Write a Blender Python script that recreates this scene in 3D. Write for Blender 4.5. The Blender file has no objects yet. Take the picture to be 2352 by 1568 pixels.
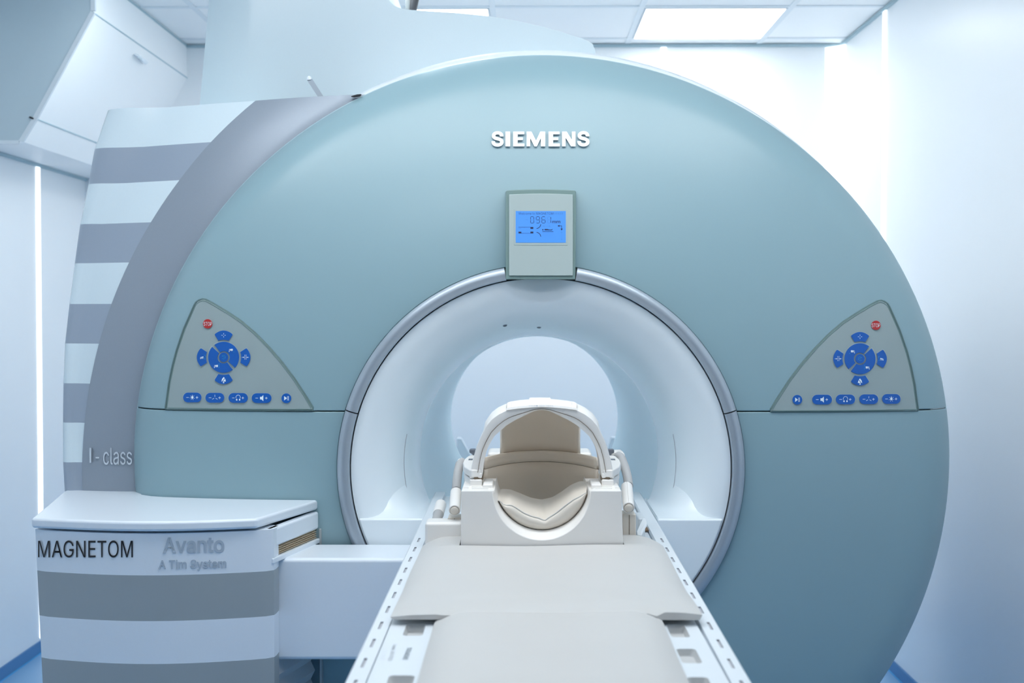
import bpy, bmesh, math, random
import numpy as np
from mathutils import Vector, Matrix
random.seed(4)
SC = bpy.context.scene
COL = SC.collection
PI = math.pi

# ------------------------------------------------------------------ camera
F = 2940.0                       # focal length in pixels of the 2352 wide frame
VPX, VPY = 1197.0, 714.0         # vanishing point of the room's long axis
CAM = Vector((-0.0475, -3.1, 1.42))
cam_d = bpy.data.cameras.new('camera')
cam = bpy.data.objects.new('camera', cam_d)
COL.objects.link(cam)
cam_d.sensor_width = 36.0
cam_d.lens = F / 2352.0 * 36.0
cam_d.clip_start = 0.02
pitch = math.atan((784 - VPY) / F)
yaw = math.atan((VPX - 1176) / F)
cam.location = CAM
cam.rotation_euler = (PI / 2 - pitch, 0, yaw)
cam_d.dof.use_dof = True
cam_d.dof.focus_distance = 2.9
cam_d.dof.aperture_fstop = 5.0
SC.camera = cam
RM = cam.rotation_euler.to_matrix()

# ------------------------------------------------------------------ world, exposure
w = bpy.data.worlds.new('world')
SC.world = w
w.use_nodes = True
w.node_tree.nodes['Background'].inputs['Color'].default_value = (0.75, 0.88, 1.0, 1)
w.node_tree.nodes['Background'].inputs['Strength'].default_value = 0.05
SC.view_settings.view_transform = 'Standard'
SC.view_settings.look = 'None'
SC.view_settings.gamma = 1.0
SC.view_settings.use_curve_mapping = False
SC.view_settings.exposure = 0.32
SC.cycles.max_bounces = 14
SC.cycles.diffuse_bounces = 9
SC.cycles.glossy_bounces = 5
SC.cycles.use_denoising = True
SC.cycles.caustics_reflective = False
SC.cycles.caustics_refractive = False
LAMP = 5.3                       # strength of the ceiling panels
STRIP = 1.0                      # strength of the wall light strips

def P(px, py, d):
    """the point at distance d along the room's long axis that the camera sees at pixel px, py"""
    r = RM @ Vector(((px - 1176) / F, -(py - 784) / F, -1.0))
    return CAM + r * (d / r.y)

def onto(yfun):
    """returns a function that lays a pixel position on the surface y = yfun(x, z), lifted by off towards the viewer"""
    def g(px, py, off=0.0):
        d = 3.15
        for _ in range(9):
            q = P(px, py, d)
            d = 3.1 + yfun(q.x, q.z) - off
        return P(px, py, d)
    return g

# ------------------------------------------------------------------ materials
def mat(name, col, rough=0.5, metal=0.0, coat=0.0, coat_rough=0.1, var=0.03, scale=30.0, bump=0.0, emit=None, estr=0.0, spec=0.5, var2=None, sss=0.0):
    m = bpy.data.materials.new(name)
    m.use_nodes = True
    nt = m.node_tree
    b = nt.nodes['Principled BSDF']
    b.inputs['Roughness'].default_value = rough
    b.inputs['Metallic'].default_value = metal
    b.inputs['Coat Weight'].default_value = coat
    b.inputs['Coat Roughness'].default_value = coat_rough
    b.inputs['Specular IOR Level'].default_value = spec
    if emit:
        b.inputs['Emission Color'].default_value = (*emit, 1)
        b.inputs['Emission Strength'].default_value = estr
    tc = nt.nodes.new('ShaderNodeTexCoord')
    n = nt.nodes.new('ShaderNodeTexNoise')
    n.inputs['Scale'].default_value = scale
    n.inputs['Detail'].default_value = 4
    nt.links.new(tc.outputs['Object'], n.inputs['Vector'])
    mx = nt.nodes.new('ShaderNodeMix')
    mx.data_type = 'RGBA'
    c2 = var2 if var2 else tuple(min(1, c * (1 + var)) for c in col)
    c1 = col if var2 else tuple(c * (1 - var) for c in col)
    mx.inputs[6].default_value = (*c1, 1)
    mx.inputs[7].default_value = (*c2, 1)
    nt.links.new(n.outputs['Fac'], mx.inputs[0])
    nt.links.new(mx.outputs[2], b.inputs['Base Color'])
    if bump:
        bp = nt.nodes.new('ShaderNodeBump')
        bp.inputs['Strength'].default_value = bump
        bp.inputs['Distance'].default_value = 0.002
        nt.links.new(n.outputs['Fac'], bp.inputs['Height'])
        nt.links.new(bp.outputs['Normal'], b.inputs['Normal'])
    return m

M = {}
M['wall'] = mat('wall_panel', (0.89, 0.905, 0.915), 0.35, var=0.01, scale=2)
M['ceiling'] = mat('ceiling_tile', (0.89, 0.905, 0.91), 0.7, var=0.01, scale=60)
M['grid'] = mat('ceiling_grid', (0.76, 0.81, 0.84), 0.5)
M['soffit'] = mat('soffit_panel', (0.89, 0.905, 0.912), 0.45, var=0.01, scale=3)
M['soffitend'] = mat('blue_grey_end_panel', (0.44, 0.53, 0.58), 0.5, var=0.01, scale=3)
M['alu'] = mat('aluminium_trim', (0.64, 0.69, 0.73), 0.4, metal=0.2)
M['gap'] = mat('shadow_gap', (0.40, 0.53, 0.58), 0.7)
M['frontwall'] = mat('dark_unseen_wall', (0.22, 0.25, 0.27), 0.6, var=0.01, scale=2)  # unseen wall behind the camera, toned dark to cut the front fill
M['floor'] = mat('speckled_blue_vinyl', (0.16, 0.36, 0.60), 0.4, scale=220, var2=(0.30, 0.50, 0.72))
M['skirt'] = mat('blue_vinyl_skirting', (0.06, 0.20, 0.42), 0.45, scale=220, var2=(0.10, 0.26, 0.50))
M['weld'] = mat('blue_weld_line', (0.08, 0.42, 0.75), 0.4)
M['lamp'] = mat('light_diffuser', (0.9, 0.95, 1), 0.5, emit=(0.97, 0.985, 0.99), estr=LAMP)
M['strip'] = mat('light_strip_diffuser', (0.9, 0.95, 1), 0.5, emit=(0.96, 0.985, 1.0), estr=STRIP)
M['glass'] = mat('satin_aqua_cover', (0.250, 0.385, 0.430), 0.42, var=0.015, scale=5, coat=0.35, coat_rough=0.3)
M['glassedge'] = mat('pale_aqua_glass_edge', (0.58, 0.76, 0.80), 0.25, var=0.01)
M['silver'] = mat('silver_paint', (0.29, 0.335, 0.39), 0.42, metal=0.3, var=0.03, scale=300)
M['ring'] = mat('satin_silver_trim', (0.40, 0.46, 0.52), 0.38, metal=0.5, var=0.02, scale=200)
M['stripe'] = mat('grey_stripe', (0.33, 0.39, 0.47), 0.4, metal=0.2, var=0.02, scale=300)
M['cover'] = mat('pale_blue_white_cover', (0.66, 0.77, 0.82), 0.26, var=0.015, scale=200, coat=0.2, coat_rough=0.2)
M['turret'] = mat('pale_blue_housing', (0.68, 0.79, 0.835), 0.22, var=0.015, scale=200)
M['white'] = mat('glossy_white_plastic', (0.80, 0.85, 0.89), 0.3, var=0.01, scale=10)
M['cab'] = mat('blue_white_paint', (0.78, 0.84, 0.90), 0.32, var=0.015, scale=200, coat=0.2, coat_rough=0.15)
M['cabgrey'] = mat('cabinet_grey_stripe', (0.345, 0.385, 0.40), 0.36, var=0.015, scale=200, coat=0.2, coat_rough=0.15)
M['funnel'] = mat('white_bore_shell', (0.78, 0.85, 0.89), 0.3, var=0.01, scale=8, coat=0.3, coat_rough=0.12)
M['tube'] = mat('pale_aqua_bore_liner', (0.70, 0.85, 0.89), 0.25, var=0.01, scale=8)
M['black'] = mat('black_gap', (0.010, 0.012, 0.016), 0.6)
M['blacktxt'] = mat('black_vinyl_letters', (0.008, 0.008, 0.010), 0.35)
M['groove'] = mat('dark_green_groove', (0.10, 0.17, 0.17), 0.5)
M['panel'] = mat('grey_keypad_plate', (0.30, 0.375, 0.38), 0.4, var=0.03, scale=12)
M['panel2'] = mat('display_plate', (0.37, 0.45, 0.445), 0.4, var=0.03, scale=12)
M['panelrim'] = mat('green_glass_rim', (0.17, 0.26, 0.25), 0.3)
M['blue'] = mat('blue_button', (0.002, 0.10, 0.43), 0.4)
M['red'] = mat('red_button', (0.44, 0.02, 0.02), 0.4)
M['glyph'] = mat('white_symbol', (0.80, 0.90, 0.95), 0.5)
M['glyphcy'] = mat('cyan_symbol', (0.02, 0.34, 0.66), 0.5)
M['logo'] = mat('brushed_silver_letters', (0.70, 0.75, 0.79), 0.3, metal=0.35, var=0.06, scale=60)
M['foil'] = mat('silver_foil_letters', (0.56, 0.63, 0.70), 0.25, metal=0.25)
M['palefoil'] = mat('pale_foil_letters', (0.62, 0.68, 0.74), 0.25, metal=0.2)
M['lcd'] = mat('lit_blue_screen', (0.02, 0.06, 0.2), 0.3, emit=(0.055, 0.27, 0.80), estr=0.80)
M['lcdtxt'] = mat('dark_screen_segments', (0.006, 0.010, 0.06), 0.5)
M['lcdghost'] = mat('faint_screen_segments', (0.03, 0.12, 0.34), 0.5, emit=(0.05, 0.22, 0.62), estr=0.55)
M['coil'] = mat('white_coil_plastic', (0.83, 0.81, 0.78), 0.35, var=0.015, scale=20)
M['taupe'] = mat('beige_coil_lining', (0.86, 0.77, 0.66), 0.55, var=0.03, scale=20)
M['seam'] = mat('brown_seam', (0.16, 0.12, 0.08), 0.7)
M['cushion'] = mat('cream_vinyl', (0.68, 0.63, 0.56), 0.4, var=0.03, scale=14, bump=0.15)
M['pad'] = mat('pale_grey_vinyl_pad', (0.55, 0.545, 0.53), 0.45, var=0.02, scale=9, bump=0.25)
M['rail'] = mat('white_table_plastic', (0.70, 0.75, 0.79), 0.35, var=0.01, scale=30)
M['slot'] = mat('grey_slot', (0.42, 0.44, 0.48), 0.6)
M['pocket'] = mat('grey_pocket', (0.52, 0.53, 0.53), 0.55)
M['print'] = mat('grey_print', (0.33, 0.38, 0.42), 0.5)
M['printfaint'] = mat('faint_grey_print', (0.68, 0.72, 0.76), 0.5)
M['cable'] = mat('grey_cable_sleeve', (0.42, 0.42, 0.42), 0.5)
M['lever'] = mat('slate_lever', (0.12, 0.14, 0.17), 0.45)
M['bellow'] = mat('grey_bellows', (0.50, 0.53, 0.55), 0.5)
M['bellowcream'] = mat('cream_bellows', (0.60, 0.52, 0.40), 0.6)
M['hose'] = mat('dark_hose', (0.03, 0.03, 0.035), 0.4)
M['hosegrey'] = mat('grey_hose', (0.20, 0.21, 0.21), 0.4)
M['brown'] = mat('brown_socket', (0.22, 0.14, 0.08), 0.6)

# ------------------------------------------------------------------ mesh building
class MB:
    def __init__(self):
        self.v, self.f, self.m = [], [], []
    def add(self, vs, fs, mi=0):
        o = len(self.v)
        self.v += [tuple(p) for p in vs]
        for k, f in enumerate(fs):
            self.f.append([i + o for i in f])
            self.m.append(mi[k] if isinstance(mi, (list, tuple)) else mi)
        return self
    def box(self, x0, x1, y0, y1, z0, z1, mi=0):
        vs = [(x, y, z) for z in (z0, z1) for y in (y0, y1) for x in (x0, x1)]
        return self.add(vs, [(0, 2, 3, 1), (4, 5, 7, 6), (0, 1, 5, 4), (2, 6, 7, 3), (0, 4, 6, 2), (1, 3, 7, 5)], mi)
    def grid(self, rows, close=False, mi=0):
        n = len(rows[0])
        vs = [p for r in rows for p in r]
        fs, ms = [], []
        for i in range(len(rows) - 1):
            for j in range(n if close else n - 1):
                k = (j + 1) % n
                fs.append((i * n + j, i * n + k, (i + 1) * n + k, (i + 1) * n + j))
                ms.append(mi[i] if isinstance(mi, (list, tuple)) else mi)
        return self.add(vs, fs, ms)
    def slab(self, rows, shift, mi=0, back=False):
        """a sheet with skirts folded back along its border by the vector shift"""
        self.grid(rows, mi=mi)
        s = Vector(shift)
        b = [Vector(p) for p in rows[0]] + [Vector(r[-1]) for r in rows[1:]] + [Vector(p) for p in rows[-1][-2::-1]] + [Vector(r[0]) for r in rows[-2:0:-1]]
        self.grid([b, [p + s for p in b]], close=True, mi=mi[0] if isinstance(mi, (list, tuple)) else mi)
        if back:
            self.grid([[Vector(p) + s for p in r] for r in rows], mi=mi)
        return self
    def prism(self, poly, vec, mi=0, cap=True):
        n = len(poly)
        a = [Vector(p) for p in poly]
        vs = a + [p + Vector(vec) for p in a]
        fs = [(i, (i + 1) % n, n + (i + 1) % n, n + i) for i in range(n)]
        if cap:
            fs += [tuple(range(n)), tuple(range(2 * n - 1, n - 1, -1))]
        return self.add(vs, fs, mi)
    def tube(self, path, r, n=14, mi=0, caps=True):
        path = [Vector(p) for p in path]
        rows = []
        up0 = None
        for i, p in enumerate(path):
            t = (path[min(i + 1, len(path) - 1)] - path[max(i - 1, 0)]).normalized()
            if up0 is None:
                up0 = Vector((0, 0, 1)) if abs(t.z) < 0.9 else Vector((0, 1, 0))
            a = t.cross(up0)
            if a.length < 1e-5:
                a = t.cross(Vector((1, 0, 0)))
            a.normalize()
            b = a.cross(t).normalized()
            rr = r[i] if isinstance(r, (list, tuple)) else r
            rows.append([p + a * (math.cos(2 * PI * k / n) * rr) + b * (math.sin(2 * PI * k / n) * rr) for k in range(n)])
        self.grid(rows, close=True, mi=mi)
        if caps:
            self.add(rows[0], [tuple(range(n))], mi)
            self.add(rows[-1], [tuple(range(n))], mi)
        return self
    def dome(self, c, axis, r, h, n=16, mi=0):
        axis = Vector(axis).normalized()
        a = axis.orthogonal().normalized()
        b = axis.cross(a)
        rows = []
        for i in range(6):
            ph = i / 5 * PI / 2
            rows.append([Vector(c) + axis * (h * math.sin(ph)) + (a * math.cos(2 * PI * k / n) + b * math.sin(2 * PI * k / n)) * max(1e-5, r * math.cos(ph)) for k in range(n)])
        return self.grid(rows, close=True, mi=mi)
    def build(self, name, mats, parent=None, bevel=0.0, seg=3, angle=38, subsurf=0, solid=0.0, merge=1e-5, weld=True):
        me = bpy.data.meshes.new(name)
        me.from_pydata(self.v, [], self.f)
        if not isinstance(mats, (list, tuple)):
            mats = [mats]
        for k in mats:
            me.materials.append(M[k] if isinstance(k, str) else k)
        for p, mi in zip(me.polygons, self.m):
            p.material_index = mi
        bm = bmesh.new()
        bm.from_mesh(me)
        if weld:
            bmesh.ops.remove_doubles(bm, verts=bm.verts, dist=merge)
        bmesh.ops.recalc_face_normals(bm, faces=bm.faces)
        bm.to_mesh(me)
        bm.free()
        me.shade_smooth()
        me.set_sharp_from_angle(angle=math.radians(angle))
        o = bpy.data.objects.new(name, me)
        COL.objects.link(o)
        if parent is not None:
            o.parent = parent
            o.matrix_parent_inverse = Matrix.Translation(-parent.location)
        if solid:
            s = o.modifiers.new('solid', 'SOLIDIFY')
            s.thickness = abs(solid)
            s.offset = -1 if solid > 0 else 1
        if bevel:
            b = o.modifiers.new('bevel', 'BEVEL')
            b.width = bevel
            b.segments = seg
            b.limit_method = 'ANGLE'
            b.angle_limit = math.radians(35)
            b.harden_normals = True
        if subsurf:
            s = o.modifiers.new('sub', 'SUBSURF')
            s.levels = s.render_levels = subsurf
        return o

def tag(o, label=None, cat=None, group=None, kind=None):
    if label: o['label'] = label
    if cat: o['category'] = cat
    if group: o['group'] = group
    if kind: o['kind'] = kind
    return o

def thing(name, label, cat, loc, group=None):
    o = bpy.data.objects.new(name, None)
    COL.objects.link(o)
    o.location = loc
    o.empty_display_size = 0.1
    return tag(o, label, cat, group)

def struct(o):
    o['kind'] = 'structure'
    return o

def find_font():
    # a plain grotesque that ships inside Blender; the built-in face serves where it is missing
    try:
        import os
        return bpy.data.fonts.load(os.path.join(bpy.utils.resource_path('LOCAL'), 'datafiles', 'fonts', 'Inter.woff2'))
    except Exception:
        return None
INTER = find_font()

def text_geo(s, bold=0.0, extrude=0.0, spacing=1.0, font=True):
    cu = bpy.data.curves.new('t', 'FONT')
    if font and INTER: cu.font = INTER
    cu.body = s
    cu.offset = bold
    cu.extrude = extrude
    cu.space_character = spacing
    cu.resolution_u = 5
    ob = bpy.data.objects.new('t', cu)
    me = ob.to_mesh()
    vs = [tuple(v.co) for v in me.vertices]
    fs = [tuple(p.vertices) for p in me.polygons]
    ob.to_mesh_clear()
    bpy.data.objects.remove(ob)
    bpy.data.curves.remove(cu)
    return vs, fs

def put_text(mb, s, rect, g, off, bold=0.0, depth=0.0, mi=0, spacing=1.0, corners=None, font=True):
    """letters of s filling the pixel rectangle rect (or the four corners TL, TR, BR, BL) laid on the surface g"""
    vs, fs = text_geo(s, bold, 0.5 if depth else 0.0, spacing, font)
    xs = [v[0] for v in vs]; ys = [v[1] for v in vs]
    x0, x1, y0, y1 = min(xs), max(xs), min(ys), max(ys)
    if corners is None:
        a, b, c, d = rect
        corners = [(a, b), (c, b), (c, d), (a, d)]
    out = []
    for v in vs:
        u = (v[0] - x0) / (x1 - x0); t = (y1 - v[1]) / (y1 - y0)
        px = (1 - t) * ((1 - u) * corners[0][0] + u * corners[1][0]) + t * ((1 - u) * corners[3][0] + u * corners[2][0])
        py = (1 - t) * ((1 - u) * corners[0][1] + u * corners[1][1]) + t * ((1 - u) * corners[3][1] + u * corners[2][1])
        out.append(g(px, py, off + (depth * (v[2] + 0.5) if depth else 0)))
    mb.add(out, fs, mi)

def flat(mb, poly, g, off, mi=0):
    mb.add([g(x, y, off) for x, y in poly], [tuple(range(len(poly)))], mi)

def raised(mb, poly, g, o0, o1, mi=0, ins=0.0):
    n = len(poly)
    cx = sum(p[0] for p in poly) / n; cy = sum(p[1] for p in poly) / n
    top = [(cx + (x - cx) * (1 - ins), cy + (y - cy) * (1 - ins)) for x, y in poly]
    vs = [g(x, y, o0) for x, y in poly] + [g(x, y, o1) for x, y in top]
    fs = [(i, (i + 1) % n, n + (i + 1) % n, n + i) for i in range(n)] + [tuple(range(n, 2 * n))]
    mb.add(vs, fs, mi)

def bar(x0, y0, x1, y1, t):
    dx, dy = x1 - x0, y1 - y0
    l = math.hypot(dx, dy) or 1
    nx, ny = -dy / l * t / 2, dx / l * t / 2
    return [(x0 + nx, y0 + ny), (x1 + nx, y1 + ny), (x1 - nx, y1 - ny), (x0 - nx, y0 - ny)]

def circ(cx, cy, r, n=28, ry=None, a0=0, a1=2 * PI):
    ry = ry or r
    full = abs(a1 - a0 - 2 * PI) < 1e-6
    k = n if full else n + 1
    return [(cx + r * math.cos(a0 + (a1 - a0) * i / n), cy + ry * math.sin(a0 + (a1 - a0) * i / n)) for i in range(k)]

def arcband(cx, cy, r0, r1, a0, a1, n=14):
    return circ(cx, cy, r1, n, a0=a0, a1=a1) + circ(cx, cy, r0, n, a0=a0, a1=a1)[::-1]

def interp(x, xs, ys):
    return float(np.interp(x, xs, ys))

def dense(pts, n):
    """n points evenly spaced along the polyline pts"""
    a = np.array(pts, float)
    s = np.concatenate([[0], np.cumsum(np.linalg.norm(np.diff(a, axis=0), axis=1))])
    t = np.linspace(0, s[-1], n)
    return [tuple(np.interp(q, s, a[:, k]) for k in range(a.shape[1])) for q in t]

# ------------------------------------------------------------------ the room
XL, XR = -2.05, 1.415            # side walls
YF, YB = -6.2, 2.78              # wall behind the camera, wall behind the scanner
HC = 2.64                        # ceiling
mb = MB().box(XL - 0.1, XR + 0.1, YF - 0.1, YB + 0.1, -0.1, 0.0)
struct(mb.build('floor', 'floor'))
struct(MB().box(XL - 0.1, XL, YF, YB, 0, HC).build('wall_left', 'wall'))
struct(MB().box(XR, XR + 0.1, YF, YB, 0, HC).build('wall_right', 'wall'))
struct(MB().box(XL - 0.1, XR + 0.1, YB, YB + 0.1, 0, HC).build('wall_back', 'wall'))
struct(MB().box(XL - 0.1, XR + 0.1, YF - 0.1, YF, 0, HC).build('wall_front', 'frontwall'))
ceil_o = struct(MB().box(XL - 0.1, XR + 0.1, YF - 0.1, YB + 0.1, HC, HC + 0.1).build('ceiling', 'ceiling'))
GX = [-1.9635, -1.3635, -0.7635, -0.1635, 0.4365, 1.0365]
GY = [2.66 - 0.6 * k for k in range(15)]
g_ = MB()
for x in GX:
    g_.box(x - 0.012, x + 0.012, YF, YB, HC - 0.004, HC + 0.01)
for y in GY:
    g_.box(XL, XR, y - 0.012, y + 0.012, HC - 0.0045, HC + 0.01)
ceil_grid = g_.build('ceiling_grid', 'grid', ceil_o)
def skirting(name, x0, x1, y0, y1, side):
    b = MB().box(x0, x1, y0, y1, 0.0, 0.05)
    if side == 'l': b.box(x1, x1 + 0.004, y0, y1, 0, 0.003, 1)
    if side == 'r': b.box(x0 - 0.004, x0, y0, y1, 0, 0.003, 1)
    struct(b.build(name, ['skirt', 'weld']))
skirting('baseboard_left', XL, XL + 0.008, YF, YB, 'l')
skirting('baseboard_right', XR - 0.008, XR, YF, YB, 'r')
skirting('baseboard_back', XL + 0.01, XR - 0.01, YB - 0.008, YB, 'b')
# shadow gap under the ceiling
struct(MB().box(XR - 0.012, XR, YF, YB - 0.01, HC - 0.016, HC - 0.005).build('trim_1', 'gap'))
struct(MB().box(XL, XR - 0.012, YB - 0.012, YB, HC - 0.016, HC - 0.005).build('trim_2', 'gap'))

# soffit boxing along the left wall: slanted face, front end facing the camera
SZ = 2.028
yf_s = 4.57 - 3.1
ptA = (P(207, -60, 4.57).x, HC)
ptB = (P(209, 25, 4.57).x, P(209, 25, 4.57).z)
ptC = (P(76, 270, 4.57).x, P(76, 270, 4.57).z)
ptD = (P(44, 326, 4.57).x, SZ)
sec = [(XL, HC), (ptB[0], HC), ptB, ptC, ptD, (XL, SZ)]
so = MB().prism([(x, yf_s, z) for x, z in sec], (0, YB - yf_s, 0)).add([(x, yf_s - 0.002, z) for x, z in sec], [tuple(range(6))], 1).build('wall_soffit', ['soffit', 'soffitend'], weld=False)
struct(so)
# seams running back along the soffit and the aluminium edging of its front end
s_ = MB()
for (x, z) in (ptB, ptC):
    s_.tube([(x, yf_s, z), (x, YB, z)], 0.0025, 6)
s_.box(ptB[0] - 0.004, ptB[0] + 0.004, yf_s, YB, HC - 0.012, HC - 0.004)
struct(s_.build('trim_3', 'gap'))
t_ = MB()
def edging(p, q, wd):
    a = Vector((p[0], yf_s - 0.004, p[1])); b = Vector((q[0], yf_s - 0.004, q[1]))
    n = (b - a).normalized().cross(Vector((0, 1, 0))) * wd
    t_.prism([a, b, b + n, a + n], (0, 0.012, 0))
edging((ptB[0], HC), ptB, 0.016)
edging(ptB, ptC, 0.016)
edging(ptC, ptD, 0.016)
edging(ptD, (XL, SZ), 0.012)
struct(t_.build('trim_4', 'alu'))
struct(MB().box(XL, XL + 0.012, YF, YB, SZ - 0.012, SZ - 0.001).build('trim_5', 'gap'))
struct(MB().prism([P(68, 267, 4.564), P(77, 271, 4.564), P(76, 274, 4.564), P(66, 270, 4.564)], (0, 0.004, 0)).build('trim_6', 'black'))
fx = thing('smoke_detector', 'small white detector fixed to the slanted soffit face', 'detector', P(322, 136, 5.2))
def on_soffit(px, py):
    # the slanted plane through ptB and ptC
    tx, tz = ptC[0] - ptB[0], ptC[1] - ptB[1]
    n = Vector((-tz, 0, tx))
    r = P(px, py, 1.0) - CAM
    k = (Vector((ptB[0], 0, ptB[1])) - CAM).dot(n) / r.dot(n)
    return CAM + r * k
nrm = Vector((ptC[1] - ptB[1], 0, -(ptC[0] - ptB[0]))).normalized()
if nrm.x < 0: nrm = -nrm
fb = [on_soffit(*q) for q in ((306, 124), (312, 121), (332, 137), (326, 143))]
fx.location = fb[0]
MB().prism(fb, nrm * 0.022).build('detector_body', 'white', fx, bevel=0.004)
fb2 = [on_soffit(*q) for q in ((305, 126), (309, 124), (314, 128), (310, 131))]
MB().prism([p + nrm * 0.02 for p in fb2], nrm * 0.008).build('detector_cap', 'cover', fx, bevel=0.002)

# ceiling light panels set in the grid
def ceiling_light(ix, iy, label):
    x0, x1 = GX[ix] + 0.02, GX[ix + 1] - 0.02
    y1, y0 = GY[iy] - 0.02, GY[iy + 1] + 0.02
    t = thing('ceiling_light', label, 'light', ((x0 + x1) / 2, (y0 + y1) / 2, HC - 0.006), 'square ceiling light panels')
    MB().box(x0, x1, y0, y1, HC - 0.006, HC).build('diffuser', 'lamp', t)
    fr = MB()
    fr.box(x0 - 0.006, x1 + 0.006, y0 - 0.006, y0, HC - 0.008, HC).box(x0 - 0.006, x1 + 0.006, y1, y1 + 0.006, HC - 0.008, HC)
    fr.box(x0 - 0.006, x0, y0, y1, HC - 0.008, HC).box(x1, x1 + 0.006, y0, y1, HC - 0.008, HC)
    fr.build('frame', 'grid', t)
ceiling_light(4, 0, 'square lit ceiling panel near the corner of the back and side walls')
ceiling_light(2, 0, 'square lit ceiling panel mostly hidden behind the pale scanner turret')
for ix, iy in ((2, 2), (1, 2)):  # unseen panels added to brighten the soffit and the back of the room
    ceiling_light(ix, iy, 'unseen square lit ceiling panel added above the white scanner drum')
for ix, iy in ((1, 5), (2, 5), (3, 5), (4, 5), (2, 7), (3, 7)):  # unseen: some read off reflections, others added to lift the front light
        ceiling_light(ix, iy, 'unseen square lit ceiling panel in the rows in front of the scanner')

# light strips set into the wall joints
def strip(x0, x1, y0, y1, z0, z1, label):
    o = MB().box(x0, x1, y0, y1, z0, z1).build('wall_light_strip', 'strip')
    tag(o, label, 'light', 'lit joints between the wall panels')
strip(XL, XL + 0.006, 2.18, 2.215, 0.06, SZ - 0.013, 'thin upright light strip in the wall below the soffit')
strip(XR - 0.006, XR, 2.06, 2.10, 0.06, HC - 0.017, 'thin upright light strip in the side wall near the corner')
strip(0.59, 0.615, YB - 0.006, YB, 0.06, HC - 0.017, 'upright light strip in the back wall behind the scanner')
o = MB().prism([(XR - 0.075, YB - 0.001, 0.06), (XR - 0.001, YB - 0.075, 0.06), (XR - 0.001, YB - 0.001, 0.06)], (0, 0, HC - 0.08)).build('wall_light_strip', 'strip')  # strip drawn broad to carry the soft glow of the corner
tag(o, 'broad upright light strip standing in for the glow in the corner of the back and side walls', 'light', 'lit joints between the wall panels')

# ------------------------------------------------------------------ the scanner
scanner = thing('mri_scanner', 'large round aqua medical scanner with white bore, striped side cover and pale turret', 'scanner', (0, 0.6, 0))
AX = P(1242, 1076.5, 3.1)
AX, ZB = 0.0, AX.z
RI = 0.4965                      # outer radius of the silver ring
class G0: xc, zc, R = 0.0, 1.04, 1.03
def yg(x, z):
    r = math.hypot(x - AX, z - ZB)
    y = 0.012 + 0.075 * (max(0.0, r - RI) / 0.53) ** 2 + 0.075 * max(0.0, z - ZB) ** 2
    ro = math.hypot(x - G0.xc, z - G0.zc)
    u = min(1.0, max(0.0, (ro - (G0.R - 0.11)) / 0.11))
    return y + 0.05 * u ** 3
G = onto(yg)
# the round outline of the aqua cover, fitted as a circle
for _ in range(5):
    pts = []
    for k in range(40):
        a = math.radians(-40 + 265 * k / 39)
        q = G(1244.5 + 933.5 * math.cos(a), 1056.5 - 933.5 * math.sin(a))
        pts.append((q.x, q.z))
    A = np.array([[2 * x, 2 * z, 1] for x, z in pts]); b = np.array([x * x + z * z for x, z in pts])
    s, *_r = np.linalg.lstsq(A, b, rcond=None)
    G0.xc, G0.zc = float(s[0]), float(s[1])
    G0.R = math.sqrt(float(s[2]) + G0.xc ** 2 + G0.zc ** 2)
ZS = P(1700, 945, 3.11).z        # height of the joint between upper and lower cover

def cover_rows(zs, upper, nr=34, na=120):
    hr, ho = (zs - ZB) / RI, (zs - G0.zc) / G0.R
    ar, ao = math.asin(hr), math.asin(ho)
    rows = []
    for i in range(nr + 1):
        t = i / nr
        t = 1 - (1 - t) ** 1.5
        row = []
        for j in range(na + 1):
            q = j / na
            if upper:
                tr, to = ar + (PI - 2 * ar) * q, ao + (PI - 2 * ao) * q
            else:
                tr, to = ar - (PI + 2 * ar) * q, ao - (PI + 2 * ao) * q
            x = (1 - t) * (AX + RI * math.cos(tr)) + t * (G0.xc + G0.R * math.cos(to))
            z = (1 - t) * (ZB + RI * math.sin(tr)) + t * (G0.zc + G0.R * math.sin(to))
            row.append((x, yg(x, z), max(z, 0.012)))
        rows.append(row)
    return rows
for zs, up, nm in ((ZS + 0.0013, True, 'upper_front_cover'), (ZS - 0.0013, False, 'lower_front_cover')):
    MB().slab(cover_rows(zs, up), (0, 0.022, 0)).build(nm, 'glass', scanner, bevel=0.0025, angle=50)
em = MB()
em.tube([(G0.xc + (G0.R - 0.0005) * math.cos(t), yg(G0.xc + G0.R * math.cos(t), G0.zc + G0.R * math.sin(t)) + 0.006, G0.zc + (G0.R - 0.0005) * math.sin(t)) for t in np.linspace(math.radians(-78), math.radians(258), 160)], 0.0026, 8)
em.build('glass_edge', 'glassedge', scanner)
# dark liner seen in the joints
lr = []
for r in (0.4705, 0.7, 0.985):
    lr.append([(AX + r * math.cos(a), yg(AX + r * math.cos(a), ZB + r * math.sin(a)) + 0.016, max(0.02, ZB + r * math.sin(a))) for a in [2 * PI * k / 96 for k in range(96)]])
for p in range(96):
    lr[0][p] = (lr[0][p][0], 0.03, lr[0][p][2])
MB().grid(lr, close=True).build('joint_liner', 'groove', scanner)

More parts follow.
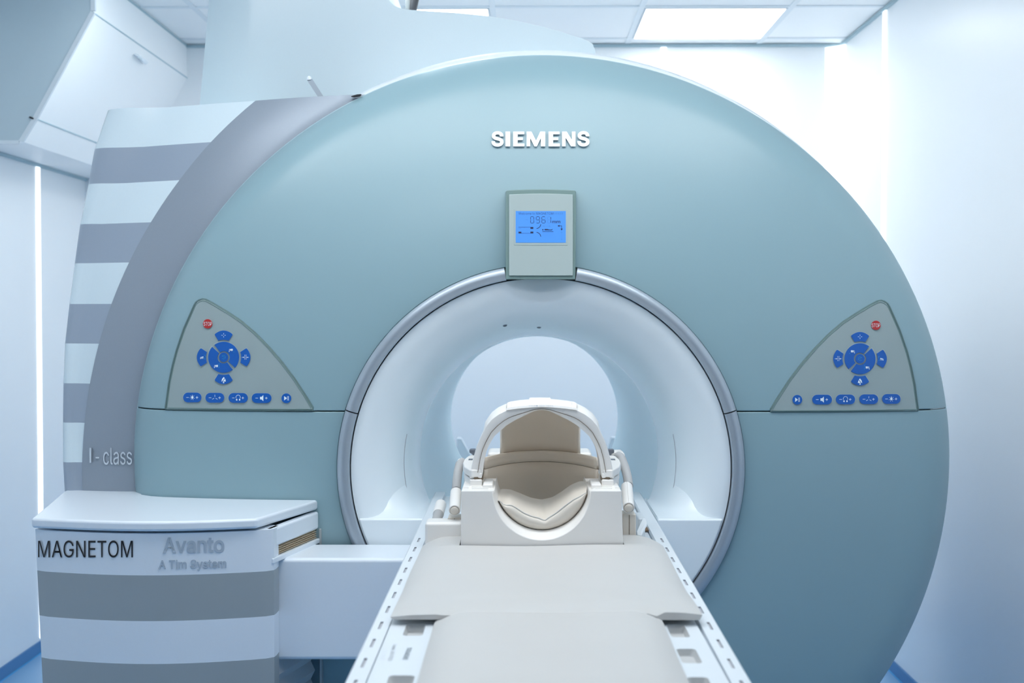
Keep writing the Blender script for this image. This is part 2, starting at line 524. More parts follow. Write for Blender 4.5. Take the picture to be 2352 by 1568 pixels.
# silver ring round the bore, in four lengths
def ring(a0, a1, name):
    n = max(4, int(abs(a1 - a0) / 0.03))
    rows = []
    for i in range(n + 1):
        a = a0 + (a1 - a0) * i / n
        row = []
        for r, y in ((0.4645, 0.03), (0.4645, -0.004), (0.467, -0.0075), (0.474, -0.010), (0.482, -0.0105), (0.4895, -0.007), (0.4945, -0.001), (0.4955, 0.006), (0.4955, 0.03)):
            row.append((AX + r * math.cos(a), y, ZB + r * math.sin(a)))
        rows.append(row)
    m = MB().grid(rows)
    for r in (rows[0], rows[-1]):
        m.add(r, [tuple(range(len(r)))])
    m.build(name, 'ring', scanner, angle=30)
aS = math.asin((ZS - ZB) / 0.48)
xd = 0.0865
aD = math.acos(xd / 0.482)
ring(aS + 0.003, aD, 'bore_trim'); ring(PI - aD, PI - aS - 0.003, 'bore_trim'); ring(aS - 0.003, -PI - aS + 0.003, 'bore_trim')

# white funnel of the bore mouth
def funnel_y(x, z, y):
    dent = 0.040 * (1 - (x / 0.092) ** 2) - max(0.0, (ZB + 0.465 - z)) * 0.12
    return max(y, dent) if z > ZB + 0.2 else y
rows = []
NA = 220
for i in range(41):
    ph = i / 40 * PI / 2
    r = 0.4618 - 0.1438 * math.sin(ph) ** 1.0
    y = 0.006 + 0.31 * (1 - math.cos(ph))
    rows.append([(AX + r * math.cos(2 * PI * k / NA), funnel_y(r * math.cos(2 * PI * k / NA), ZB + r * math.sin(2 * PI * k / NA), y), ZB + r * math.sin(2 * PI * k / NA)) for k in range(NA)])
rows.insert(0, [(x, 0.05, z) for x, _, z in [(AX + 0.4618 * math.cos(2 * PI * k / NA), 0, ZB + 0.4618 * math.sin(2 * PI * k / NA)) for k in range(NA)]])
fun = MB().grid(rows, close=True).build('bore_mouth', 'funnel', scanner, angle=60)
rows = []
for r, y in ((0.318, 0.316), (0.312, 0.5), (0.306, 0.8), (0.302, 1.2), (0.301, 1.515)):
    rows.append([(AX + r * math.cos(2 * PI * k / 120), y, ZB + r * math.sin(2 * PI * k / 120)) for k in range(120)])
MB().grid(rows, close=True).build('bore_tube', 'tube', scanner)
rows = []
for r, y in ((0.301, 1.515), (0.308, 1.525), (0.35, 1.55), (0.46, 1.56), (0.5, 1.55)):
    rows.append([(AX + r * math.cos(2 * PI * k / 96), y, ZB + r * math.sin(2 * PI * k / 96)) for k in range(96)])
MB().grid(rows, close=True).build('rear_rim', 'white', scanner)
# two small laser windows in the upper funnel
def funnel_point(px, py):
    best = None
    for i in range(400):
        ph = i / 399 * PI / 2
        r = 0.4618 - 0.1438 * math.sin(ph); y = 0.006 + 0.31 * (1 - math.cos(ph))
        q = P(px, py, 3.1 + y)
        e = abs(math.hypot(q.x - AX, q.z - ZB) - r)
        if best is None or e < best[0]:
            best = (e, q, ph)
    return best[1], best[2]
for px, py in ((1160, 747), (1238, 751.5)):
    q, ph = funnel_point(px, py)
    a = math.atan2(q.z - ZB, q.x - AX)
    nx = Vector((-math.cos(a) * math.sin(ph), -math.cos(ph), -math.sin(a) * math.sin(ph))).normalized()
    # slope of the mouth's section at this point
    dr, dy = -0.1438 * math.cos(ph), 0.31 * math.sin(ph)
    nv = Vector((math.cos(a) * dy * -1, dr, math.sin(a) * dy * -1)).normalized()
    m = MB()
    m.tube([q - nv * 0.002, q + nv * 0.0012], 0.0058, 16)
    m.tube([q + nv * 0.0012, q + nv * 0.0018], 0.0042, 16, mi=1)
    m.build('laser_window', ['ring', 'lever'], scanner)

# shelves in the lower part of the mouth, beside the table
ZSH = P(1590, 1187, 3.13).z
rr = 0.4612
def shelf(s):
    xi = 0.284
    xo = math.sqrt(rr ** 2 - (ZSH - ZB) ** 2)
    ab = math.acos(xi / rr)
    a0 = math.atan2(ZSH - ZB, xo)
    front = [(s * xi, ZSH)] + [(s * rr * math.cos(a0 + (-ab - a0) * k / 20), ZB + rr * math.sin(a0 + (-ab - a0) * k / 20)) for k in range(21)]
    m = MB().prism([(x, 0.002, z) for x, z in front], (0, 0.35, 0))
    return m.build('mouth_shelf', 'funnel', scanner, bevel=0.006, seg=4)
shelf(1); shelf(-1)
# scooped fillets where the shelves run into the mouth
def scoop(s):
    rows = []
    for i in range(25):
        y = 0.010 + 0.295 * (i / 24) ** 1.2
        ph = math.acos(max(-1, min(1, 1 - (y - 0.006) / 0.31)))
        rf = 0.4618 - 0.1438 * math.sin(ph) + 0.002
        h = interp(y, [0, 0.02, 0.03, 0.04, 0.057, 0.08, 0.12, 0.4], [0.0, 0.003, 0.008, 0.017, 0.040, 0.056, 0.070, 0.078])
        xi = 0.286
        xw = max(xi + 0.003, math.sqrt(max(0.0, rf ** 2 - (ZSH + h - ZB) ** 2)))
        row = [(s * xi, y, ZSH - 0.02)]
        for k in range(15):
            u = k / 14
            row.append((s * (xi + (xw - xi) * u), y, ZSH - 0.001 + h * u ** 2.2 + 0.002 * min(1.0, (y - 0.010) / 0.02)))
        rows.append(row)
    MB().grid(rows).build('mouth_fillet', 'funnel', scanner, angle=70)
scoop(1); scoop(-1)
# joint lines of the mouth's inner liner
def joint(s):
    m = MB()
    path = []
    for k in range(40):
        a = math.radians(12 - 52 * k / 39)
        ph = 0.95
        r = 0.4618 - 0.1438 * math.sin(ph) - 0.0006; y = 0.006 + 0.31 * (1 - math.cos(ph)) - 0.0006
        path.append((s * r * math.cos(a), y, ZB + r * math.sin(a)))
    m.tube(path, 0.0009, 6)
    m.build('mouth_joint', 'slot', scanner)
joint(1); joint(-1)

# white drum behind the aqua cover
rows = []
HZ = P(1250, 115, 3.42).z
HR = HZ - G0.zc
for r, y in ((0.44, 0.30), (HR - 0.03, 0.29), (HR - 0.008, 0.30), (HR, 0.32), (HR, 1.52), (HR - 0.03, 1.55), (0.46, 1.56)):
    rows.append([(G0.xc + r * math.cos(2 * PI * k / 160), y, max(0.006, G0.zc + r * math.sin(2 * PI * k / 160))) for k in range(160)])
MB().grid(rows, close=True).build('drum_housing', 'white', scanner, angle=40)

# striped side cover and its silver arc
LPX = [(249, 257), (218, 345), (203, 425), (183.5, 516), (170, 605), (158, 698), (148, 788), (144, 879), (143, 969), (143, 1060), (147, 1126.5), (147, 1128)]
lz, lx, ly = [], [], []
for px, py in LPX:
    d = 3.274 + (1132 - py) / 874 * 0.20
    q = P(px, py, d)
    lz.append(q.z); lx.append(q.x); ly.append(q.y)
oz = np.argsort(lz)
lzs = [lz[i] for i in oz]; lxs = [lx[i] for i in oz]; lys = [ly[i] for i in oz]
def cover_y(x, z):
    xl, yl = interp(z, lzs, lxs), interp(z, lzs, lys)
    xr = G0.xc - math.sqrt(max(0.01, G0.R ** 2 - (z - G0.zc) ** 2))
    yr = yg(xr, z) + 0.018
    s = min(1.0, max(0.0, (xr - x) / (xr - xl)))
    y = yr + (yl - yr) * (0.55 * s + 0.45 * s * s)
    return y
RB = 1.179
def tilt(x, z):
    return interp(z, [1.60, 1.65, 1.76, 1.86, 2.0], [0, 0.002, 0.007, 0.0125, 0.0125]) * max(0.0, x + 1.14) / 0.43
zrows, zm = [], []
for i in range(len(lzs) - 1):
    k = 5
    for j in range(k):
        zrows.append(lzs[i] + (lzs[i + 1] - lzs[i]) * j / k)
        # intervals counted from the foot: below 1132 grey, then grey, pale, grey ...
        zm.append(0 if i in (0, 1) else (i % 2 == 0) * 1 if False else (1 if i % 2 == 0 else 0))
zrows.append(lzs[-1])
def x_in(z): return G0.xc - math.sqrt(max(0.0, G0.R ** 2 - (z - G0.zc) ** 2)) + 0.035
def x_band(z): return G0.xc - math.sqrt(max(0.0, RB ** 2 - (z - G0.zc) ** 2))
def cov(x, z, xl):
    y = cover_y(x, z)
    u = max(0.0, 1 - (x - xl) / 0.03)
    w2 = 0.04 + 0.11 * min(1.0, max(0.0, (z - 1.55) / 0.40))
    v = min(1.0, max(0.0, 1 - (x - xl) / w2))
    y += 0.7 * w2 * ((1 - math.sqrt(max(0.0, 1 - v * v))) - v)
    return y + 0.012 * (1 - math.sqrt(max(0.0, 1 - min(1, u) ** 2)))
rows = []
for z in zrows:
    xl = interp(z, lzs, lxs)
    xb = x_band(z) + 0.01
    row = [(xl + 0.004, cov(xl, z, xl) + 0.75, z), (xl, cov(xl, z, xl) + 0.25, z)]
    for t in (0, 0.004, 0.012, 0.025, 0.05, 0.1, 0.18, 0.3, 0.42, 0.55, 0.7, 0.85, 1.0):
        x = xl + (xb - xl) * t
        row.append((x, cov(x, z, xl), z + tilt(x, z)))
    rows.append(row)
mats = []
for i in range(len(lzs) - 1):
    g = (i in (0, 1)) or (i >= 2 and i % 2 == 1)
    mats += [1 if g else 0] * 5
sc_ = MB()
sc_.grid(rows, mi=mats)
# rounded top edge and lid
top = rows[-1]
l1 = [(x + 0.004, y + 0.006, z + 0.0012) for x, y, z in top]
l2 = [(x + 0.012, y + 0.02, z + 0.0018) for x, y, z in top]
l3 = [(x + 0.012, top[0][1], z + 0.0018) for x, y, z in top]
sc_.grid([top, l1, l2, l3], mi=0)
sc_.build('striped_side_cover', ['cover', 'stripe'], scanner, angle=50)
rows = []
for z in zrows:
    xl = interp(z, lzs, lxs)
    xa, xb = x_band(z), x_in(z)
    row = []
    for k in range(15):
        x = xa + (xb - xa) * k / 14
        w_ = k / 14
        row.append((x, cover_y(x, z) - 0.003 - 0.006 * math.sin(PI * w_), z + tilt(x, z)))
    rows.append(row)
bd = MB().slab(rows, (0, 0.02, 0))
tb = rows[-1]
bd.grid([tb, [(x, y + 0.3, z + 0.002) for x, y, z in tb]])
bd.build('silver_arc_cover', 'silver', scanner, angle=50)
GB = onto(lambda x, z: cover_y(x, z) - 0.008)
lt = MB()
raised(lt, [(205.5, 1028), (209.5, 1028), (209.5, 1062.5), (205.5, 1062.5)], GB, 0.001, 0.0037)
raised(lt, [(219.5, 1049), (227.5, 1049), (227.5, 1052.5), (219.5, 1052.5)], GB, 0.001, 0.0037)
put_text(lt, 'class', (237, 1028, 303, 1067), GB, 0.0025, depth=0.0012, bold=0.0)
tag(lt.build('lettering', 'palefoil', scanner), 'thin silver lettering reading I - class')

# rod and clip standing on the side cover
q0, q1 = P(738, 224, 3.36), P(710, 181, 3.36)
rd = MB()
dv = (q1 - q0).normalized(); sd = Vector((dv.z, 0, -dv.x)) * 0.0065
rd.prism([q0 - sd - dv * 0.02, q0 + sd - dv * 0.02, q1 + sd, q1 - sd], (0, 0.006, 0))
ro = rd.build('rod', 'ring', scanner)
MB().dome(q1 + Vector((0.0005, 0.003, -0.001)), (dv.x * 0.3, -0.3, 1), 0.0068, 0.009).build('rod_tip', 'white', ro)
MB().prism([P(806, 221, 3.30), P(820, 216.5, 3.30), P(829, 216, 3.30), P(826, 219.5, 3.30), P(812, 222, 3.30)], (0, 0.012, 0)).build('black_clip', 'black', scanner)

# pale turret on top of the drum
TP = [(440, 260), (463, 0), (478, -130)]
yT = 0.56; dT = yT + 3.1
tz = [P(x, y, dT).z for x, y in TP]; tx = [P(x, y, dT).x for x, y in TP]
TC = [(478, -132), (860, -128), (868, -118), (872, -90), (876, -50), (884, -20), (891, -3), (899, 8), (911, 16), (925, 20.5), (945, 23), (985, 25.5), (1050, 29.5), (1120, 36.5), (1185, 47), (1240, 59), (1290, 73), (1330, 86), (1352, 94), (1360, 99), (1365, 107), (1368, 120), (1369.5, 140), (1370, 320)]
outl = [P(x, y, dT) for x, y in TC]
zb_ = P(600, 320, dT).z
lft = [P(440 + 38 * (260 - y) / 390, y, dT) for y in (320, 200, 80, -40, -132)]
def bend(p):
    xl = interp(p.z, tz[:1] + tz[1:], tx)
    u = max(0.0, 1 - (p.x - xl) / 0.16)
    return Vector((p.x, p.y + 0.07 * u * u, p.z))
front = MB()
# columns across the face
cols = []
xs_top = dense([(p.x, p.z) for p in outl], 90)
for (x, zt) in xs_top:
    col = []
    for k in range(11):
        z = zb_ + (zt - zb_) * k / 10
        xl = interp(z, sorted(tz), [t for _, t in sorted(zip(tz, tx))])
        xl0 = outl[0].x
        xx = x + (xl - xl0) * max(0.0, 1 - (x - xl0) / 0.3) if k < 10 else x
        u = max(0.0, 1 - (xx - xl) / 0.16)
        col.append((xx, yT + 0.08 * u * u, z))
    cols.append(col)
front.slab(cols, (0, 0.85, 0))
front.build('turret', 'turret', scanner, bevel=0.012, seg=4, angle=45)
# hose rising behind the turret
hz = thing('hose_bundle', 'dark hose rising to the ceiling behind the pale turret', 'hose', P(948, 22, 4.3))
hp = [P(948 + 0.0 * k, 60 - 40 * k, 4.3) for k in range(8)]
hp[-1].z = HC
MB().tube([P(953, 80, 4.32), P(948, 20, 4.3), P(957, -20, 4.3), (P(985, -60, 4.3).x, 1.2, HC)], 0.014, 10).build('hose', 'hose', hz)
MB().tube([P(938, 80, 4.32), P(938.5, 20, 4.3), P(937, -20, 4.3), (P(936, -60, 4.3).x, 1.2, HC)], 0.010, 10).build('grey_hose', 'hosegrey', hz)

# raised maker's lettering on the upper cover
lt = MB()
put_text(lt, 'S', (1128.8, 301.3, 1156.4, 336.6), G, 0.0, bold=0.03, depth=0.006)
put_text(lt, 'S', (1326, 301.0, 1353.8, 336.2), G, 0.0, bold=0.03, depth=0.006)
LET = [[(1161, 302), (1171.7, 302), (1171.7, 336), (1161, 336)]]
for x in (1178.7, 1260):
    LET.append([(x, 302), (x + 25.3, 302), (x + 25.3, 308.2), (x + 10.3, 308.2), (x + 10.3, 315.6), (x + 22.2, 315.6), (x + 22.2, 321.6), (x + 10.3, 321.6), (x + 10.3, 329.6), (x + 25.7, 329.6), (x + 25.7, 336), (x, 336)])
LET.append([(1209.7, 302), (1220.5, 302), (1231.2, 323), (1241.2, 302), (1252.3, 302), (1252.3, 336), (1242.4, 336), (1242.4, 316.5), (1233, 336), (1227.6, 336), (1217.6, 316.5), (1217.6, 336), (1209.7, 336)])
LET.append([(1291, 302), (1301.5, 302), (1313.6, 321.5), (1313.6, 302), (1321.7, 302), (1321.7, 336), (1311.8, 336), (1299, 315.6), (1299, 336), (1291, 336)])
for q in LET: raised(lt, q, G, 0.0, 0.006)
tag(lt.build('lettering', 'logo', scanner), 'raised silver capital lettering on the upper cover')

# ---------------------------------------------------------------- display
def yd(x, z):
    return -0.014 + 0.028 * max(0.0, (z - (ZB + 0.46)) / 0.25)
D = onto(yd)
def disp_poly(i):
    return [(1161.5 + i, 641.5 - i)] + [(1161.5 + i, 441 + i)] + [(1164 + i + (1321 - 1164 - 2 * i) * k / 12, 437 + i - 2.6 * math.sin(PI * k / 12)) for k in range(13)] + [(1323 - i, 441 + i), (1321.5 - i, 641.5 - i)]
dp = MB()
raised(dp, disp_poly(0), D, -0.05, 0.0)
disp = dp.build('display_panel', 'panelrim', scanner, bevel=0.002)
dp = MB()
rows = []
for y0, y1 in ((446, 0),):
    for k in range(11):
        y = 446.5 + (633 - 446.5) * k / 10
        rows.append([D(x, y - (2.2 * math.sin(PI * (x - 1169) / 147) if k == 0 else 0), 0.0035) for x in [1169 + (1316 - 1169) * j / 10 for j in range(11)]])
dp.slab(rows, (0, 0.005, 0))
dp.build('display_plate', 'panel2', disp, bevel=0.0015)
dp = MB()
raised(dp, [(1180, 480), (1304, 480), (1304, 563), (1180, 563)], D, 0.003, 0.0042, ins=0.01)
dp.build('screen_bezel', 'panel2', disp)
sm = MB()
raised(sm, [(1184.5, 484.5), (1299.5, 484.5), (1299.5, 557), (1184.5, 557)], D, 0.004, 0.0048)
O = 0.0053
# text row and seven segment digits
put_text(sm, 'Welcome to MAGNETOM', (1191, 487.5, 1271, 492.8), D, O, mi=1, bold=-0.006)
for k in range(5):
    flat(sm, [(1273 + 4.2 * k, 487.8), (1276 + 4.2 * k, 487.8), (1276 + 4.2 * k, 492.4), (1273 + 4.2 * k, 492.4)], D, O, 2)
SEG = {'a': (0, 0, 1, 0), 'b': (1, 0, 1, .5), 'c': (1, .5, 1, 1), 'd': (0, 1, 1, 1), 'e': (0, .5, 0, 1), 'f': (0, 0, 0, .5), 'g': (0, .5, 1, .5)}
for k, on in enumerate(('abcdef', 'abcdfg', 'acdefg', 'bc')):
    x, y, wd, hg = 1218.6 + 13 * k, 497.5, 7.6, 14.6
    for s, (a, b, c, e) in SEG.items():
        x0, y0, x1, y1 = x + a * wd, y + b * hg, x + c * wd, y + e * hg
        mx_, my_ = (x1 - x0) * 0.1, (y1 - y0) * 0.1
        flat(sm, bar(x0 + mx_, y0 + my_, x1 - mx_, y1 - my_, 1.15), D, O, 1 if s in on else 2)
put_text(sm, 'mm', (1268.3, 506.8, 1287, 512.4), D, O, mi=1, bold=0.012)
flat(sm, bar(1207, 504.3, 1213, 504.3, 1.0), D, O, 2)
for y, rev in ((521.5, 1), (535.5, -1)):
    flat(sm, bar(1190.8, y, 1225, y, 0.7), D, O, 1)
    flat(sm, [(1218.3, y if rev > 0 else y - 3.8), (1225, y if rev > 0 else y - 3.8), (1225, y + 4 if rev > 0 else y), (1218.3, y + 4 if rev > 0 else y)], D, O + 0.0002, 1)
flat(sm, [(1190.8, 531.9), (1197.6, 531.9), (1197.6, 535.6), (1190.8, 535.6)], D, O + 0.0002, 1)
flat(sm, bar(1190.8, 524.3, 1197, 524.3, 1.5), D, O, 2)
flat(sm, arcband(1231, 513.5, 10.6, 12, 0.12, 1.45, 10), D, O, 1)
flat(sm, arcband(1231, 544.5, 10.6, 12, -1.45, -0.12, 10), D, O, 1)
flat(sm, circ(1246.8, 527.5, 1.5, 14), D, O, 1)
flat(sm, [(1249.5, 527.5), (1252, 525.8), (1257, 525.8), (1261, 527), (1266.5, 527.2), (1268.5, 525.8), (1269.3, 526.3), (1267.5, 528.8), (1252, 528.8)], D, O, 1)
flat(sm, bar(1245.8, 531.5, 1271, 531.5, 1.1), D, O, 1)
flat(sm, bar(1284, 518.6, 1290.6, 518.6, 1.1), D, O, 1); flat(sm, bar(1290, 518.2, 1290, 525.5, 1.1), D, O, 1)
flat(sm, [(1280.3, 518.6), (1285, 516.2), (1285, 521)], D, O, 1); flat(sm, [(1290, 529.4), (1287.4, 524.8), (1292.6, 524.8)], D, O, 1)
flat(sm, bar(1249, 519.2, 1261.5, 519.2, 0.7), D, O, 2); flat(sm, [(1246, 519.2), (1250, 517.3), (1250, 521)], D, O, 2); flat(sm, [(1265, 519.2), (1261, 517.3), (1261, 521)], D, O, 2)
flat(sm, bar(1290, 534, 1290, 549, 0.7), D, O, 2); flat(sm, [(1290, 530.8), (1288.2, 534.6), (1291.8, 534.6)], D, O, 2); flat(sm, [(1290, 552), (1288.2, 548.4), (1291.8, 548.4)], D, O, 2)
for y in (535.5, 539.5, 544):
    flat(sm, bar(1246, y, 1272, y, 0.4), D, O, 2)
tag(sm.build('screen', ['lcd', 'lcdtxt', 'lcdghost'], disp), 'lit blue screen with dark digits')

# ---------------------------------------------------------------- control panels
PO = [(381, 938), (388.7, 880), (397, 840), (406, 805.4), (423, 755.6), (442.3, 711.6), (448, 698.5), (452.5, 692.5), (459.5, 689), (466, 687.3), (472.9, 688.7), (492, 699), (522.6, 717.4), (553.2, 737.5), (585.7, 765.2), (618.3, 798.7), (647, 832), (675.6, 869.5), (702.4, 910.6), (720.6, 941.2)]
def control_panel(mir):
    def T(x, y): return (2489 - x, y + 3.4) if mir else (x, y)
    def g(x, y, off=0.0): return G(*T(x, y), off)
    out = PO
    left = sorted([(y, x) for x, y in out[:10]]); right = sorted([(y, x) for x, y in out[9:]])
    lyy, lxx = zip(*left); ryy, rxx = zip(*right)
    rows = []
    n = 26
    for i in range(n + 1):
        y = 688.3 + (939 - 688.3) * (i / n) ** 1.25
        xl, xr = interp(y, lyy, lxx) + 1.5, interp(y, ryy, rxx) - 1.5
        if xr < xl: xr = xl + 0.5
        rows.append([g(xl + (xr - xl) * j / 14, y, 0.0035) for j in range(15)])
    m = MB().slab(rows, (0, 0.008, 0))
    pan = m.build('control_panel', 'panel', scanner, angle=55)
    rim = dense(PO + [(550, 940.6), (381, 938)], 120)
    m = MB()
    m.tube([g(x, y, 0.0) for x, y in rim], 0.0034, 8)
    m.build('panel_groove', 'groove', pan)
    m = MB()
    m.tube([g(x * 1.0 + (505 - x) * 0.018, y + (855 - y) * 0.018, 0.0035) for x, y in dense(PO + [(550, 940.6), (381, 938)], 120)], 0.0011, 6)
    m.build('panel_edge', 'panelrim', pan)
    def button(poly, glyphs, col='blue', name='button', cy=(), txt=None):
        b = MB()
        raised(b, poly, g, 0.003, 0.0062, 0, ins=0.03)
        b2 = MB()
        # pale halo under the button
        k = len(poly); cx = sum(p[0] for p in poly) / k; c_y = sum(p[1] for p in poly) / k
        raised(b, [(cx + (x - cx) * 1.05, c_y + (y - c_y) * 1.07) for x, y in poly], g, 0.0025, 0.004, 2)
        for p in glyphs: flat(b, p, g, 0.0066, 1)
        for p in cy: flat(b, p, g, 0.0066, 3)
        if txt:
            x0, y0, x1, y1 = txt[1]
            if mir:
                tl, br = T(x1, y0), T(x0, y1)
                put_text(b, txt[0], (tl[0], tl[1], br[0], br[1]), G, 0.0066, bold=-0.004, mi=1)
            else:
                put_text(b, txt[0], txt[1], G, 0.0066, bold=-0.004, mi=1)
        return b.build(name, [col, 'glyph', 'panel2', 'glyphcy'], pan, angle=30)
    button(circ(476.9, 743.4, 11), [], 'red', 'stop_button', txt=('STOP', (467.8, 739.2, 486.4, 747.8)))
    cx, cy = 513.6, 820.3
    # middle disc and the two half rings round it
    z_ = [bar(cx - 4, cy - 3, cx + 0, cy - 1, 0.6), bar(cx, cy - 1, cx + 5, cy + 1, 0.6), bar(cx + 5, cy + 1, cx - 1, cy + 5, 0.6), bar(cx - 4, cy - 3, cx + 1, cy - 5, 0.6), bar(cx + 1, cy - 5, cx + 5, cy - 1, 0.6), bar(cx - 4, cy + 4, cx, cy + 2, 0.6)]
    button(circ(cx, cy, 11), [], cy=z_)
    gp = 0.045
    a = math.radians(48)
    def bed(x, y, tail=1):
        return [[(x, y - 2.5), (x + 7, y - 3.5), (x + 9, y - 3.5), (x + 9, y + 0.8), (x + 4, y - 0.6)], bar(x, y, x + 8, y + 1.2, 0.9), bar(x + 1, y + 1.5, x + 0.6, y + 3.4, 1.4)]
    button(arcband(cx, cy, 14.2, 36, a - PI + gp * 2.2, a - gp * 2.2, 30) if False else arcband(cx, cy, 14.2, 36, a - PI + 0.09, a - 0.09, 30), bed(cx + 12, cy - 16), cy=[bar(cx + 22, cy - 11, cx + 25, cy - 13, 0.6)])
    button(arcband(cx, cy, 14.2, 36, a + 0.09, a + PI - 0.09, 30), bed(cx - 22, cy + 21), cy=[bar(cx - 12, cy + 15, cx - 10, cy + 14, 0.6), bar(cx - 10, cy + 14, cx - 10, cy + 24, 0.6), bar(cx - 12, cy + 23, cx - 10, cy + 24, 0.6)])
    def petal(rot):
        loc = [(-12.3 + 24.6 * k / 8, -(38.6 - 1.0 + 1.9 * (1 - ((k - 4) / 4) ** 2) * 1.0)) for k in range(9)]
        loc = [(x, -math.sqrt(max(0, 40 ** 2 - x * x))) for x, _ in loc]
        loc += [(19.5, -49.3), (20.8, -51.5), (20.4, -53.2)] + [(20.0 - 40.0 * k / 12, -(53.8 + 8.0 * (1 - ((k - 6) / 6) ** 2))) for k in range(13)] + [(-20.4, -53.2), (-20.8, -51.5), (-19.5, -49.3)]
        c, s = math.cos(rot), math.sin(rot)
        return [(cx + x * c - y * s, cy + x * s + y * c) for x, y in loc]
    t = (cx, cy - 50.5)
    button(petal(0), [bar(t[0] - 5, t[1], t[0] - 1.8, t[1], 0.9), bar(t[0] + 1.8, t[1], t[0] + 5, t[1], 0.9), bar(t[0], t[1] - 5, t[0], t[1] - 1.8, 0.9), bar(t[0], t[1] + 1.8, t[0], t[1] + 5, 0.9)])
    t = (cx + 50, cy)
    gl = [bar(t[0] - 8, t[1], t[0] - 3, t[1], 0.8), bar(t[0] + 3, t[1], t[0] + 8, t[1], 0.8), [(t[0] - 2.4, t[1]), (t[0] - 5, t[1] - 1.6), (t[0] - 5, t[1] + 1.6)], [(t[0] + 2.4, t[1]), (t[0] + 5, t[1] - 1.6), (t[0] + 5, t[1] + 1.6)]]
    for sx in (-1.6, 1.6):
        for yy in (-6, -2, 2):
            gl.append(bar(t[0] + sx, t[1] + yy, t[0] + sx, t[1] + yy + 3, 0.9))
    button(petal(PI / 2), gl)
    t = (cx, cy + 51.5)
    button(petal(PI), [[(t[0] - 5, t[1] + 4), (t[0] - 3.6, t[1] - 2), (t[0] - 1, t[1] - 5), (t[0], t[1] - 6.6), (t[0] + 1.4, t[1] - 5), (t[0] + 2.6, t[1] - 3.6), (t[0] - 4, t[1] + 4)], [(t[0] + 3.6, t[1] - 2.6), (t[0] + 4.4, t[1] + 1), (t[0] + 5.2, t[1] + 4), (t[0] - 2, t[1] + 4)], circ(t[0], t[1] + 6.4, 1.6, 10)])
    t = (cx - 50, cy)
    button(petal(-PI / 2), [[(t[0] - 4, t[1]), (t[0] + 3.6, t[1] - 2), (t[0] + 3.6, t[1] + 0.6), (t[0] - 3, t[1] + 1)], bar(t[0] - 4, t[1] + 2.6, t[0] + 3.6, t[1] + 2.6, 0.9), bar(t[0] - 3, t[1] + 1.4, t[0] - 3, t[1] + 4, 1.0)], cy=[bar(t[0] + 5, t[1] - 5, t[0] + 8, t[1] - 5, 0.6), bar(t[0] + 8, t[1] - 5, t[0] + 8, t[1] - 1, 0.6), bar(t[0] + 5, t[1] + 4, t[0] + 8, t[1] + 4, 0.6), bar(t[0] + 5.6, t[1], t[0] + 5.6, t[1] + 4, 0.6)])
    def pill(x, y, wd, icon):
        h = 11.4
        poly = circ(x + wd / 2 - h, y, h, 14, a0=-PI / 2, a1=PI / 2) + circ(x - wd / 2 + h, y, h, 14, a0=PI / 2, a1=3 * PI / 2)
        sgn = -1 if mir else 1
        gl = [bar(x - sgn * 14, y, x - sgn * 8, y, 1.0), bar(x + sgn * 8, y, x + sgn * 13.6, y, 1.0), bar(x + sgn * 10.8, y - 2.8, x + sgn * 10.8, y + 2.8, 1.0)]
        if icon == 'lamp':
            gl.append([(x, y - 5), (x + 2.6, y - 1), (x + 2.8, y + 1), (x + 1.6, y + 2.8), (x - 1.6, y + 2.8), (x - 2.8, y + 1), (x - 2.6, y - 1)])
            for k in range(7):
                q = 0.35 + k * 0.4 * PI / 1.45
                gl.append(bar(x + 4 * math.cos(q), y + 4.2 * math.sin(q), x + 6 * math.cos(q), y + 6.2 * math.sin(q), 0.8))
        if icon == 'fan':
            for q in (-PI / 2, PI / 6, 5 * PI / 6):
                gl.append(bar(x + 2 * math.cos(q), y + 2 * math.sin(q), x + 7 * math.cos(q), y + 7 * math.sin(q), 0.9))
        if icon == 'phones':
            gl.append(arcband(x, y - 1.6, 4.6, 5.5, PI * 0.85, PI * 2.15, 12))
            gl += [circ(x - 3.4, y + 4, 1.7, 10, 2.2), circ(x + 3.4, y + 4, 1.7, 10, 2.2)]
        if icon == 'speaker':
            gl.append([(x - sgn * 3.6, y - 3), (x, y - 3), (x + sgn * 4, y - 7), (x + sgn * 4, y + 7), (x, y + 3), (x - sgn * 3.6, y + 3)])
        button(poly, gl)
    pill(441.7, 912.5, 43, 'lamp'); pill(493.5, 913.2, 44, 'fan'); pill(547, 913.6, 45, 'phones'); pill(600.8, 914, 46, 'speaker')
    x, y = 657.7, 914.3
    sgn = -1 if mir else 1
    button(circ(x, y, 11.4), [[(x - sgn * 5, y - 5), (x + sgn * 1.4, y), (x - sgn * 5, y + 5)], bar(x + sgn * 2.4, y - 5, x + sgn * 2.4, y + 5, 0.8), bar(x + sgn * 5, y - 5, x + sgn * 5, y + 5, 1.2)])
    return pan
tag(control_panel(False), 'keypad panel on the side of the striped cover')
tag(control_panel(True), 'keypad panel on the side of the bare wall')

